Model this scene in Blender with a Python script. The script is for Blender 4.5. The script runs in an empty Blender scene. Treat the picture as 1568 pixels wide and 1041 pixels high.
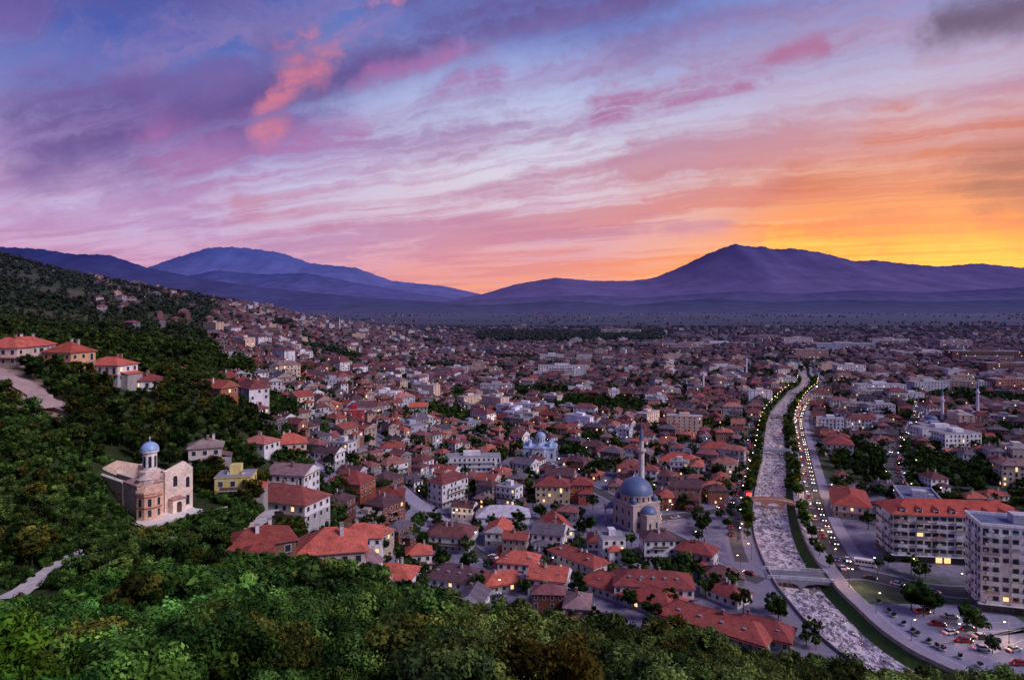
import bpy, math, random
import numpy as np
from mathutils import Vector
R = random.Random(7); NR = np.random.default_rng(7)
sc = bpy.context.scene
COL = sc.collection
F = 1045.0; CU = 784.0; HZ = 465.0; CAMZ = 100.0

def S(r, g, b):
    f = lambda c: (c/255/12.92) if c/255 <= .04045 else ((c/255+.055)/1.055)**2.4
    return (f(r), f(g), f(b))

# ------------------------------------------------------------------ materials
class NT:
    def __init__(s, tree): s.t = tree; s.n = tree.nodes; s.l = tree.links
    def put(s, sock, v):
        if isinstance(v, bpy.types.NodeSocket): s.l.new(v, sock)
        elif isinstance(v, (tuple, list)) and sock.type == 'RGBA' and len(v) == 3: sock.default_value = (*v, 1)
        else: sock.default_value = v
    def m(s, op, *a, clamp=False):
        n = s.n.new('ShaderNodeMath'); n.operation = op; n.use_clamp = clamp
        for i, v in enumerate(a): s.put(n.inputs[i], v)
        return n.outputs[0]
    def v(s, op, a, b=None, scale=None):
        n = s.n.new('ShaderNodeVectorMath'); n.operation = op
        s.put(n.inputs[0], a)
        if b is not None: s.put(n.inputs[1], b)
        if scale is not None: s.put(n.inputs[3], scale)
        return n.outputs[1] if op in ('DOT_PRODUCT', 'LENGTH') else n.outputs[0]
    def mix(s, f, a, b, mode='MIX'):
        n = s.n.new('ShaderNodeMix'); n.data_type = 'RGBA'; n.blend_type = mode; n.clamp_factor = True
        s.put(n.inputs[0], f); s.put(n.inputs[6], a); s.put(n.inputs[7], b)
        return n.outputs[2]
    def mr(s, x, a, b, c, d, smooth=True):
        n = s.n.new('ShaderNodeMapRange'); n.interpolation_type = 'SMOOTHSTEP' if smooth else 'LINEAR'; n.clamp = True
        for i, v in enumerate((x, a, b, c, d)): s.put(n.inputs[i], v)
        return n.outputs[0]
    def xyz(s, x, y, z):
        n = s.n.new('ShaderNodeCombineXYZ')
        for i, v in enumerate((x, y, z)): s.put(n.inputs[i], v)
        return n.outputs[0]
    def sep(s, x):
        n = s.n.new('ShaderNodeSeparateXYZ'); s.put(n.inputs[0], x); return n.outputs
    def noise(s, vec, scale, detail=3, rough=.5, dist=0):
        n = s.n.new('ShaderNodeTexNoise'); n.inputs['Scale'].default_value = scale
        n.inputs['Detail'].default_value = detail; n.inputs['Roughness'].default_value = rough
        n.inputs['Distortion'].default_value = dist
        if vec is not None: s.l.new(vec, n.inputs['Vector'])
        return n.outputs['Fac'], n.outputs['Color']
    def ramp(s, f, stops):
        n = s.n.new('ShaderNodeValToRGB'); cr = n.color_ramp
        while len(cr.elements) < len(stops): cr.elements.new(.5)
        for e, (p, c) in zip(cr.elements, stops): e.position = p; e.color = (*c, 1)
        s.put(n.inputs[0], f); return n.outputs[0]
    def pos(s): return s.n.new('ShaderNodeNewGeometry').outputs['Position']
    def attr(s, name='Col'):
        n = s.n.new('ShaderNodeAttribute'); n.attribute_name = name; return n.outputs['Color']

def newmat(name):
    m = bpy.data.materials.new(name); m.use_nodes = True
    t = NT(m.node_tree); t.n.clear()
    out = t.n.new('ShaderNodeOutputMaterial')
    return m, t, out
def principled(t, out, col, rough=.8, spec=.3, metal=0, bump=None, bs=.3, bd=.1, emis=None, es=0):
    p = t.n.new('ShaderNodeBsdfPrincipled')
    t.put(p.inputs['Base Color'], col); t.put(p.inputs['Roughness'], rough)
    p.inputs['Specular IOR Level'].default_value = spec; t.put(p.inputs['Metallic'], metal)
    if bump is not None:
        b = t.n.new('ShaderNodeBump'); b.inputs['Strength'].default_value = bs; b.inputs['Distance'].default_value = bd
        t.l.new(bump, b.inputs['Height']); t.l.new(b.outputs[0], p.inputs['Normal'])
    if emis is not None:
        t.put(p.inputs['Emission Color'], emis); t.put(p.inputs['Emission Strength'], es)
    t.l.new(p.outputs[0], out.inputs[0]); return p

def M_attr(name, nscale, lo, hi, rough=.85, spec=.2, bump=0, stretch=(1, 1, 1)):
    m, t, o = newmat(name); pos = t.v('MULTIPLY', t.pos(), stretch)
    f, _ = t.noise(pos, nscale, 4, .65)
    f2, _ = t.noise(pos, nscale*.17, 2, .6)
    k = t.mr(t.m('ADD', t.m('MULTIPLY', f, .6), t.m('MULTIPLY', f2, .4)), .32, .68, lo, hi, False)
    c = t.v('SCALE', t.attr(), scale=k)
    b = f if bump else None
    principled(t, o, c, rough, spec, bump=b, bs=.5, bd=bump or .1)
    return m
M_wall = M_attr('plaster_wall', 1.3, .55, 1.15, stretch=(1, 1, .35))
M_roof = M_attr('clay_roof_tiles', 2.6, .42, 1.4, .8, .15, .12)
M_stone = M_attr('stone_masonry', 2.2, .55, 1.35, .9, .15, .12)
M_lead = M_attr('lead_sheet', 1.5, .75, 1.2, .45, .5)
M_pave = M_attr('paving', .9, .7, 1.2, .75, .3)
def M_glassf():
    m, t, o = newmat('window_glass'); principled(t, o, t.attr(), .15, .6); return m
M_glass = M_glassf()
def M_emit(name, c, s):
    m, t, o = newmat(name); e = t.n.new('ShaderNodeEmission'); t.put(e.inputs[0], c); e.inputs[1].default_value = s
    t.l.new(e.outputs[0], o.inputs[0]); m.cycles.emission_sampling = 'NONE'; return m
M_lit = M_emit('lit_window', (1, .62, .28), 1.4)
M_lamp = M_emit('lamp_glow', (1, .72, .4), 18)
M_red = M_emit('red_glow', (1, .05, .03), 3)
M_head = M_emit('car_headlight_glow', (1, .85, .6), 12)
def M_plain(name, c, rough=.5, spec=.4, metal=0):
    m, t, o = newmat(name); pos = t.pos(); f, _ = t.noise(pos, 3, 3)
    principled(t, o, t.v('SCALE', (*c,), scale=t.mr(f, .3, .7, .85, 1.15, False)), rough, spec, metal); return m
M_metal = M_plain('dark_metal', (.06, .06, .07), .4, .5, .6)
M_rubber = M_plain('tyre_rubber', (.02, .02, .02), .8)
HM = [M_wall, M_roof, M_glass, M_lit, M_stone, M_lead, M_pave, M_metal, M_lamp, M_red]
WALL, ROOF, GLASS, LIT, STONE, LEAD, PAVE, METAL, LAMP, RED = range(10)

def leafmat():
    m, t, o = newmat('foliage')
    oi = t.n.new('ShaderNodeObjectInfo')
    f, _ = t.noise(t.pos(), .22, 1)
    c = t.mix(1, t.attr(), oi.outputs['Color'], 'MULTIPLY')
    c = t.v('SCALE', c, scale=t.m('MULTIPLY', t.mr(f, .3, .7, .45, 1.5, False), t.mr(oi.outputs['Random'], 0, 1, .55, 1.4, False)))
    d = t.n.new('ShaderNodeBsdfDiffuse'); t.l.new(c, d.inputs[0])
    tr = t.n.new('ShaderNodeBsdfTranslucent'); t.l.new(c, tr.inputs[0])
    mx = t.n.new('ShaderNodeMixShader'); mx.inputs[0].default_value = .25
    t.l.new(d.outputs[0], mx.inputs[1]); t.l.new(tr.outputs[0], mx.inputs[2]); t.l.new(mx.outputs[0], o.inputs[0])
    return m
M_leaf = leafmat(); M_bark = M_plain('bark', (.06, .045, .035), .9)

# ------------------------------------------------------------------ mesh builder (unshared faces)
class MB:
    def __init__(s): s.v = []; s.c = []; s.m = []; s.k = []
    def f(s, pts, mat, col):
        s.v.extend(pts); s.k.append(len(pts)); s.m.append(mat); s.c.extend([col]*len(pts))
    def box(s, x0, x1, y0, y1, z0, z1, mat, col, top=None, bottom=False):
        q = s.f
        q([(x0,y0,z0),(x1,y0,z0),(x1,y0,z1),(x0,y0,z1)], mat, col)
        q([(x1,y0,z0),(x1,y1,z0),(x1,y1,z1),(x1,y0,z1)], mat, col)
        q([(x1,y1,z0),(x0,y1,z0),(x0,y1,z1),(x1,y1,z1)], mat, col)
        q([(x0,y1,z0),(x0,y0,z0),(x0,y0,z1),(x0,y1,z1)], mat, col)
        t = top or (mat, col)
        q([(x0,y0,z1),(x1,y0,z1),(x1,y1,z1),(x0,y1,z1)], t[0], t[1])
        if bottom: q([(x0,y1,z0),(x1,y1,z0),(x1,y0,z0),(x0,y0,z0)], mat, col)
    def lathe(s, cx, cy, prof, n, mat, col, a0=0, a1=2*math.pi):
        for i in range(n):
            t0 = a0+(a1-a0)*i/n; t1 = a0+(a1-a0)*(i+1)/n
            for (r0, z0), (r1, z1) in zip(prof[:-1], prof[1:]):
                p = [(cx+r0*math.cos(t0), cy+r0*math.sin(t0), z0), (cx+r0*math.cos(t1), cy+r0*math.sin(t1), z0),
                     (cx+r1*math.cos(t1), cy+r1*math.sin(t1), z1), (cx+r1*math.cos(t0), cy+r1*math.sin(t0), z1)]
                if r1 < 1e-4: p = p[:3]
                elif r0 < 1e-4: p = [p[0], p[2], p[3]]
                s.f(p, mat, col)
    def dome(s, cx, cy, r, z, mat, col, n=28, sq=1.0, fin=0):
        pr = [(r*math.cos(a), z+r*sq*math.sin(a)) for a in [math.pi/2*i/9 for i in range(10)]]
        pr[-1] = (0, z+r*sq); s.lathe(cx, cy, pr, n, mat, col)
        if fin: s.lathe(cx, cy, [(.12, z+r*sq-.1), (.12, z+r*sq+fin*.5), (.3, z+r*sq+fin*.6), (.0, z+r*sq+fin)], 6, mat, col)
    def bar(s, p, q, r0, r1, n, mat, col):
        p = Vector(p); q = Vector(q); d = (q-p).normalized()
        a = d.cross(Vector((0, 0, 1)) if abs(d.z) < .9 else Vector((1, 0, 0))).normalized(); b = d.cross(a)
        for i in range(n):
            t0 = 2*math.pi*i/n; t1 = 2*math.pi*(i+1)/n
            e0 = a*math.cos(t0)+b*math.sin(t0); e1 = a*math.cos(t1)+b*math.sin(t1)
            s.f([tuple(p+e0*r0), tuple(q+e0*r1), tuple(q+e1*r1), tuple(p+e1*r0)], mat, col)
    def arr(s):
        return (np.array(s.v, float), np.array(s.k, int), np.array(s.m, int), np.array(s.c, float))
def mk(A, name, mats=HM):
    V, K, Mi, C = A
    me = bpy.data.meshes.new(name)
    n = len(V); me.vertices.add(n); me.vertices.foreach_set('co', V.astype(np.float32).ravel())
    me.loops.add(n); me.loops.foreach_set('vertex_index', np.arange(n, dtype=np.int32))
    me.polygons.add(len(K)); me.polygons.foreach_set('loop_start', (np.cumsum(K)-K).astype(np.int32))
    for m in mats: me.materials.append(m)
    me.polygons.foreach_set('material_index', Mi.astype(np.int32))
    me.update(calc_edges=True)
    ca = me.color_attributes.new('Col', 'FLOAT_COLOR', 'POINT')
    ca.data.foreach_set('color', np.hstack([C[:, :3], np.ones((n, 1))]).astype(np.float32).ravel())
    return me
def obj(name, me, loc=(0,0,0), rot=0, scale=1, parent=None):
    o = bpy.data.objects.new(name, me); COL.objects.link(o)
    o.location = loc; o.rotation_euler = (0, 0, rot)
    o.scale = (scale,)*3 if not isinstance(scale, tuple) else scale
    if parent: o.parent = parent
    return o
def empty(name, loc=(0,0,0), rot=0):
    o = obj(name, None, loc, rot); o.empty_display_size = 1; return o
def merge(items, name, mats=HM):
    Vs, Ks, Ms, Cs = [], [], [], []
    for (A, x, y, z, r, s, tint, hz, hc) in items:
        V, K, Mi, C = A; c, sn = math.cos(r), math.sin(r)
        W = np.empty_like(V)
        W[:, 0] = (V[:, 0]*c-V[:, 1]*sn)*s+x; W[:, 1] = (V[:, 0]*sn+V[:, 1]*c)*s+y; W[:, 2] = V[:, 2]*s+z
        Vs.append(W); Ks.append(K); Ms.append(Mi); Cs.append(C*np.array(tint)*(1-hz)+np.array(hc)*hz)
    return mk((np.vstack(Vs), np.concatenate(Ks), np.concatenate(Ms), np.vstack(Cs)), name, mats)

# ------------------------------------------------------------------ terrain
ctrl = []
def C(u, *dz):
    for d, z in dz: ctrl.append(((u-CU)/F*d, d, z))
C(-250, (30,80),(60,70),(100,62),(150,70),(200,85),(300,95),(500,110),(900,150),(1500,240),(2500,260))
C(0, (30,78),(60,66),(90,57),(112,55),(140,63),(165,71),(190,74),(230,80),(300,77),(450,72),(800,97),(1500,206),(2200,180))
C(100, (30,78),(50,70),(80,58),(115,55),(140,58),(165,64),(190,66),(230,77),(300,72),(500,73),(900,98),(1600,169))
C(215, (60,64),(90,56),(150,49),(165,49),(175,49.5),(185,54),(215,58),(250,69),(300,66),(450,67),(800,75),(1700,140))
C(290, (150,49),(165,49),(190,52),(260,68),(300,64))
C(400, (30,79),(60,68),(100,55),(120,50),(150,48),(180,46),(215,36),(300,43),(500,48),(800,50),(1900,88))
C(500, (160,38),(190,24),(230,24),(300,28),(450,32),(700,34),(2200,42))
C(600, (60,66),(100,52),(140,33),(180,12),(220,7),(300,8),(400,14),(600,18),(1000,14),(2400,12))
C(700, (200,2),(250,-1),(350,-2),(600,2),(1000,2),(2900,-3),(5000,-4))
C(784, (30,79),(60,64),(100,47),(150,24),(185,4),(205,-3),(300,-4),(500,-4),(1000,-4),(3000,-4))
C(950, (60,63),(100,45),(145,22),(175,2),(200,-4),(400,-4))
C(1150, (30,80),(60,65),(100,45),(140,22),(168,0),(190,-4),(300,-4),(600,-4),(1200,-4),(3000,-4))
C(1400, (30,79),(60,63),(100,40),(128,16),(148,0),(160,-4),(300,-4),(600,-4))
C(1600, (30,79),(60,63),(100,40),(125,14),(145,0),(160,-4),(400,-4),(800,-4),(1600,-4),(3500,-4))
C(2200, (30,76),(80,45),(120,10),(150,-4),(400,-4),(2000,-4))
for az in np.linspace(-math.pi, math.pi, 13):
    ctrl.append((4*math.sin(az), 4*math.cos(az), 97.5)); ctrl.append((13*math.sin(az), 13*math.cos(az), 91))
    if abs(az) > 1.5:
        for r, z in ((60, 90), (250, 90), (1000, 150), (8000, 200)): ctrl.append((r*math.sin(az), r*math.cos(az), z))
for az in (-.6, -.3, 0, .3, .6):
    for r in (6000, 12000, 30000): ctrl.append((r*math.sin(az), r*math.cos(az), -5))
P = np.array(ctrl)
def q(x, y):
    r = np.maximum(np.hypot(x, y), 4.0)
    return np.stack([np.arctan2(x, y)*2.2, np.log(r)], -1)
Q = q(P[:, 0], P[:, 1])
_, uniq = np.unique(np.round(Q, 3), axis=0, return_index=True); P = P[uniq]; Q = Q[uniq]
def ker(d2): return .5*d2*np.log(d2+1e-9)
n = len(Q); K_ = ker(((Q[:, None]-Q[None])**2).sum(-1))+np.eye(n)*.002
T_ = np.hstack([np.ones((n, 1)), Q]); A_ = np.zeros((n+3, n+3)); A_[:n, :n] = K_; A_[:n, n:] = T_; A_[n:, :n] = T_.T
W_ = np.linalg.solve(A_, np.concatenate([P[:, 2], np.zeros(3)]))
def TZ(x, y):
    x = np.atleast_1d(np.asarray(x, float)); y = np.atleast_1d(np.asarray(y, float))
    out = np.empty(len(x))
    for i in range(0, len(x), 20000):
        qq = q(x[i:i+20000], y[i:i+20000])
        out[i:i+20000] = ker(((qq[:, None]-Q[None])**2).sum(-1))@W_[:n]+W_[n]+qq@W_[n+1:]
    far = np.clip((np.hypot(x, y)-5000)/4000, 0, 1)
    return np.maximum(out*(1-far), 0)
def tz(x, y): return float(TZ(x, y)[0])
def site(u, v):
    """point of the terrain hit by the camera ray through image pixel u, v"""
    X = (u-CU)/F; D = (v-HZ)/F  # image pixel to ray slopes, sideways and downward
    d = np.concatenate([np.arange(60, 600, 1.0), np.arange(600, 4000, 6.0)])
    z = TZ(X*d, d); hit = np.where(CAMZ-D*d <= z)[0]
    i = hit[0] if len(hit) else len(d)-1
    return X*d[i], d[i], z[i]

def smooth_path(pts, step):
    pts = [Vector(p) for p in pts]; pts = [pts[0]*2-pts[1]]+pts+[pts[-1]*2-pts[-2]]; out = []
    for i in range(1, len(pts)-2):
        a, b, c, d = pts[i-1:i+3]; k = max(2, int((c-b).length/step))
        for j in range(k):
            t = j/k; out.append(.5*((2*b)+(c-a)*t+(2*a-5*b+4*c-d)*t*t+(3*b-a-3*c+d)*t**3))
    out.append(pts[-2]); return np.array([tuple(p)[:2] for p in out])
river = smooth_path([(150,135),(122,160),(106,185),(101,203),(101,225),(103,248),(113,294),(134,354),(171,445),(232,597),(308,746),(353,823),(392,909),(430,1010),(520,1200),(700,1500)], 3)
def normals(p):
    t = np.gradient(p, axis=0); t /= np.linalg.norm(t, axis=1)[:, None]
    return np.stack([t[:, 1], -t[:, 0]], 1)
RNu = normals(river)
RW = np.interp(river[:, 1], [150, 300, 450, 850], [.9, .86, .74, .64])[:, None]   # the channel narrows upstream
RN = RNu*RW
def rdist(x, y):
    x = np.atleast_1d(x); y = np.atleast_1d(y); s = np.empty(len(x))
    for i in range(0, len(x), 4000):
        dx = x[i:i+4000, None]-river[None, :, 0]; dy = y[i:i+4000, None]-river[None, :, 1]
        k = np.argmin(dx*dx+dy*dy, 1); ar = np.arange(len(k))
        s[i:i+4000] = np.hypot(dx[ar, k], dy[ar, k])*np.sign(dx[ar, k]*RNu[k, 0]+dy[ar, k]*RNu[k, 1])/RW[k, 0]
    return s
def greenness(x, y):
    return np.sin(x*.013+1.3)*np.sin(y*.011+.5)+.7*np.sin(x*.031+y*.017)+.5*np.sin(y*.041-x*.023+2)
h_pts = [site(*uv)[:2] for uv in ((-40,560),(0,578),(30,594),(58,612),(84,636))]
hill_p = smooth_path(h_pts, 2)

# ground sheet
gx = 50+70*np.sinh(np.linspace(-6.75, 6.75, 460)); gy = 210+80*np.sinh(np.linspace(-5.2, 6.7, 440))
GX, GY = np.meshgrid(gx, gy); fx, fy = GX.ravel(), GY.ravel()
gz = TZ(fx, fy); gz0 = gz.copy()
near = (np.hypot(fx-250, fy-600) < 1300)
rd = np.full(len(fx), 999.); rd[near] = rdist(fx[near], fy[near])
gz = np.where(np.abs(rd) < 15, -4.2, gz)
r_ = np.hypot(fx, fy)
hilly = np.clip((gz0-6)/10, 0, 1)
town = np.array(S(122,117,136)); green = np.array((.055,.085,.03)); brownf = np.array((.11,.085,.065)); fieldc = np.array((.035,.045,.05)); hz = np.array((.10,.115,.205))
slope_near = ((r_ < 215) & (hilly > .1)).astype(float)
gcol = town[None]*np.ones((len(fx), 1))
gg = np.clip((greenness(fx, fy)-.4)/.4, 0, 1)[:, None]*.85*(r_ > 200)[:, None]; gcol = gcol*(1-gg)+green*gg
Xb = fx/np.maximum(fy, 1)
hf = np.clip(np.where(Xb < -.33, hilly, 0)+slope_near, 0, 1)[:, None]
patch = np.clip(np.sin(fx*.017+fy*.006)*np.sin(fy*.02-fx*.008+1)*2+.1, 0, 1)[:, None]*(r_ > 350)[:, None]*.8
gcol = gcol*(1-hf)+(green*.7*(1-patch)+brownf*patch)*hf
hdv = np.full(len(fx), 99.); sel = (fx < -60) & (r_ < 320) & (fy > 100)
hdv[sel] = np.sqrt(((fx[sel][:, None]-hill_p[None, :, 0])**2+(fy[sel][:, None]-hill_p[None, :, 1])**2).min(1))
eh = np.clip((10-hdv)/5, 0, 1)[:, None]; gcol = gcol*(1-eh)+np.array(S(180,150,142))*eh
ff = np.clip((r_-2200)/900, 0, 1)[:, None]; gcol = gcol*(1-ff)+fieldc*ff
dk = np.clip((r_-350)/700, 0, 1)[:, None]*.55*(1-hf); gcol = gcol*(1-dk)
f3 = (1-np.exp(-np.clip(r_-900, 0, None)/3200))[:, None]; gcol = gcol*(1-f3)+hz*f3  # distance haze blended into the ground colour
nx, ny = len(gx), len(gy)
I = (np.arange(ny-1)[:, None]*nx+np.arange(nx-1)[None]).ravel()
me = bpy.data.meshes.new('ground'); me.from_pydata(np.stack([fx, fy, gz], 1).tolist(), [], np.stack([I, I+1, I+nx+1, I+nx], 1).tolist())
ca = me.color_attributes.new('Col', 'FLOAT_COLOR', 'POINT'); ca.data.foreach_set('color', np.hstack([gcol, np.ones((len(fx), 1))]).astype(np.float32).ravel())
m, t, o = newmat('ground_earth_and_fields'); pos = t.pos()
a, _ = t.noise(pos, .25, 6, .7); b, _ = t.noise(t.v('MULTIPLY', pos, (.0012, .006, 0)), 1, 5, .7)
k = t.m('MULTIPLY', t.mr(a, .3, .7, .5, 1.4, False), t.mr(b, .35, .65, .7, 1.35, False))
principled(t, o, t.v('SCALE', t.attr(), scale=k), .95, .1); me.materials.append(m)
me.polygons.foreach_set('use_smooth', [True]*len(me.polygons))
obj('ground', me)

# ------------------------------------------------------------------ strips
def strip(name, path, s0, s1, z0, z1, mat, col, drape=False, i0=0, i1=None, parent=None, N=None, wob=0):
    N = normals(path) if N is None else N
    p = path[i0:i1]; N = N[i0:i1]
    w0 = np.array([[R.uniform(-wob, wob)] for _ in p]); w1 = np.array([[R.uniform(-wob, wob)] for _ in p])
    a = p+N*(s0+w0); b = p+N*(s1+w1)
    za = TZ(a[:, 0], a[:, 1])+z0 if drape else np.full(len(p), z0); zb = TZ(b[:, 0], b[:, 1])+z1 if drape else np.full(len(p), z1)
    if drape: za = zb = np.maximum(za, zb)
    mb = MB()
    for i in range(len(p)-1):
        mb.f([(*a[i], za[i]), (*b[i], zb[i]), (*b[i+1], zb[i+1]), (*a[i+1], za[i+1])], mat, col)
    return obj(name, mk(mb.arr(), name), parent=parent)
m, t, o = newmat('river_water'); pos = t.pos()
a, _ = t.noise(t.v('MULTIPLY', pos, (1, .6, 1)), .5, 7, .72, .6); b, _ = t.noise(pos, 1.6, 5, .65)
foam_sheen = t.mr(a, .42, .56, 0, 1)
principled(t, o, t.mix(foam_sheen, (.40, .34, .40), (.9, .82, .86)), .2, 1.0, t.mr(a, .42, .56, .8, .1), bump=b, bs=.9, bd=.35)  # pale pinkish sky sheen painted into the base colour with the foam patches
M_water = m
mb = MB(); a = river-RN*9.3; b = river+RN*9.6
for i in range(len(river)-1): mb.f([(*a[i], -2.6), (*b[i], -2.6), (*b[i+1], -2.6), (*a[i+1], -2.6)], 0, (1,1,1))
obj('river', mk(mb.arr(), 'river', [M_water]))
mb = MB()
for _ in range(3600):
    i = R.randrange(5, len(river)-150); s = R.uniform(-8.8, 9.2); 
    if R.random() < .6: s = 6*math.sin(river[i][1]*.03)+R.gauss(0, 1.8)
    if abs(s) > 8.9: continue
    p = river[i]+RN[i]*s+np.array((R.uniform(-1.5, 1.5), R.uniform(-1.5, 1.5))); r = R.uniform(.15, .75)
    c = R.uniform(.12, .6); n_ = 6; ph = R.uniform(0, 1)
    mb.lathe(p[0], p[1], [(r, -2.7), (r*1.05, -2.6+r*.2), (r*.6, -2.6+r*.55), (0, -2.6+r*.6)], n_, STONE, (c, c*.93, c*.95), ph, ph+6.2832)
obj('river_stones', mk(mb.arr(), 'river_stones'))
stoneC = S(150,140,140); paveC = S(150,145,164); roadC = (.085,.08,.09)
def wall_strip(name, s0, s1, z0, z1, i0=0, i1=None, col=stoneC):
    mb = MB(); p = river[i0:i1]; N = RN[i0:i1]; a = p+N*s0; b = p+N*s1
    for i in range(len(p)-1):
        for (c, d) in ((a, a), (b, b)): mb.f([(*c[i], z0), (*c[i+1], z0), (*c[i+1], z1), (*c[i], z1)], STONE, col)
        mb.f([(*a[i], z1), (*b[i], z1), (*b[i+1], z1), (*a[i+1], z1)], STONE, tuple(x*1.2 for x in col))
    return obj(name, mk(mb.arr(), name))
def ridx(y): return int(np.argmin(np.abs(river[:, 1]-y)))
rs = lambda *a, **k: strip(a[0], river, *a[1:], N=RN, **k)
wall_strip('quay_wall', -9.6, -9.1, -4, .9)
rs('quay_pavement', -24, -9.6, .06, .06, PAVE, S(132,127,144))
rs('quay_road', -22, -16, .07, .07, PAVE, roadC, i0=ridx(262))
rs('grass_bank', 8.8, 13.6, -3.0, -.4, STONE, (.07, .13, .03))
wall_strip('embankment_wall', 13.6, 14.1, -2, .95)
rs('promenade', 14.1, 20, .17, .17, PAVE, paveC)
rs('kerb', 20, 20.3, .17, .17, STONE, S(190,185,190))
rs('avenue_road', 20.3, 30, .05, .05, PAVE, roadC, i0=ridx(255))
rs('sidewalk', 30, 36, .17, .17, PAVE, paveC, i0=ridx(262))
rs('riverside_plaza', 20.3, 68, .12, .12, PAVE, S(138,138,162), i0=ridx(165), i1=ridx(232))
mb = MB()
for i in range(ridx(262), ridx(900), 3):
    a, b = river[i]+RN[i]*25.1, river[i+1]+RN[i+1]*25.1; nn = RN[i]*.09
    mb.f([(*(a-nn), .056), (*(a+nn), .056), (*(b+nn), .056), (*(b-nn), .056)], PAVE, (.8,.8,.8))
for i in range(ridx(168), ridx(230), 4):
    a, b = river[i]+RN[i]*32, river[i]+RN[i]*66; dn = np.array((0, .12))
    mb.f([(*(a-dn), .126), (*(b-dn), .126), (*(b+dn), .126), (*(a+dn), .126)], PAVE, (.55,.55,.6))
obj('road_markings', mk(mb.arr(), 'road_markings'))
street_paths = []
def street(pts, w, name='street', col=roadC, z=.1):
    p = smooth_path(pts, 3); street_paths.append((p, w))
    strip(name+'_sidewalk', p, -w/2-1.3, w/2+1.3, z-.05, z-.05, PAVE, paveC, drape=True)
    return strip(name, p, -w/2, w/2, z, z, PAVE, col, drape=True), p
street([(116,252),(130,252),(150,238),(178,238),(215,245)], 9)
street([(90,246),(76,262),(72,285),(60,315),(52,350),(30,400),(10,470)], 7)
street([(72,285),(40,262),(8,250),(-6,235),(-4,215)], 6)
street([(8,250),(-14,275),(-30,310),(-60,340)], 5)
street([(60,315),(100,330),(118,345)], 7)
street([(150,338),(200,345),(280,360),(380,370)], 8)
street([(200,345),(240,430),(330,560),(420,700)], 8)
street([(10,470),(90,480),(160,470)], 6)
p_path = [site(*uv)[:2] for uv in ((10,925),(60,893),(115,862),(170,842),(240,832),(320,828),(385,818),(440,805))]
strip('dirt_path', smooth_path(p_path, 1.5), -1.9, 1.9, .5, .5, PAVE, S(205,195,190), drape=True, wob=.35)
strip('hill_track', hill_p, -3.2, 3.2, .6, .6, PAVE, S(185,160,150), drape=True, wob=1.0)
path_s = smooth_path(p_path, 3)

# ------------------------------------------------------------------ houses
GL = (.03,.035,.05)
def windows(mb, x0, y0, x1, y1, zb, floors, fh, rng, lod, frame=(.7,.7,.72), dens=1.0, litp=.06, gl=GL, ww=1.1, wh=1.35):
    L = math.hypot(x1-x0, y1-y0); n = max(1, int(L/2.7*dens)); tx, ty = (x1-x0)/L, (y1-y0)/L; nx, ny = ty, -tx
    for f in range(floors):
        for i in range(n):
            if rng.random() < .1: continue
            c = L*(i+.5)/n; w = ww; z0 = zb+f*fh+.95; h = wh
            if f and rng.random() < .12: z0 -= .9; h += .9
            def qd(off, e):
                a0, a1 = c-w/2-e, c+w/2+e
                return [(x0+tx*a0+nx*off, y0+ty*a0+ny*off, z0-e), (x0+tx*a1+nx*off, y0+ty*a1+ny*off, z0-e),
                        (x0+tx*a1+nx*off, y0+ty*a1+ny*off, z0+h+e), (x0+tx*a0+nx*off, y0+ty*a0+ny*off, z0+h+e)]
            if lod == 0: mb.f(qd(.03, .14), WALL, frame)
            lit = rng.random() < litp
            mb.f(qd(.05, 0), LIT if lit else GLASS, gl)
def hip(mb, x0, x1, y0, y1, z, pitch, col, kind='hip', oh=.6, wall=None):
    X0, X1, Y0, Y1 = x0-oh, x1+oh, y0-oh, y1+oh; w, d = X1-X0, Y1-Y0
    fas = (col[0]*.5+.12, col[1]*.5+.10, col[2]*.5+.10)
    mb.box(X0, X1, Y0, Y1, z-.18, z, WALL, fas, bottom=True)
    z += .01
    if w >= d:
        rh = d/2*pitch; ins = d/2*.95 if kind == 'hip' else 0
        a, b = (X0+ins, (Y0+Y1)/2, z+rh), (X1-ins, (Y0+Y1)/2, z+rh)
        mb.f([(X0,Y0,z),(X1,Y0,z),b,a], ROOF, col); mb.f([(X1,Y1,z),(X0,Y1,z),a,b], ROOF, col)
        e = (ROOF, col) if kind == 'hip' else (WALL, wall or fas)
        mb.f([(X1,Y0,z),(X1,Y1,z),b], *e); mb.f([(X0,Y1,z),(X0,Y0,z),a], *e)
    else:
        rh = w/2*pitch; ins = w/2*.95 if kind == 'hip' else 0
        a, b = ((X0+X1)/2, Y0+ins, z+rh), ((X0+X1)/2, Y1-ins, z+rh)
        mb.f([(X1,Y0,z),(X1,Y1,z),b,a], ROOF, col); mb.f([(X0,Y1,z),(X0,Y0,z),a,b], ROOF, col)
        e = (ROOF, col) if kind == 'hip' else (WALL, wall or fas)
        mb.f([(X0,Y0,z),(X1,Y0,z),a], *e); mb.f([(X1,Y1,z),(X0,Y1,z),b], *e)
    if abs(a[0]-b[0])+abs(a[1]-b[1]) > .5:
        mb.bar((a[0],a[1],a[2]), (b[0],b[1],b[2]), .16, .16, 4, ROOF, tuple(c*1.15 for c in col))
    return rh
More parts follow.
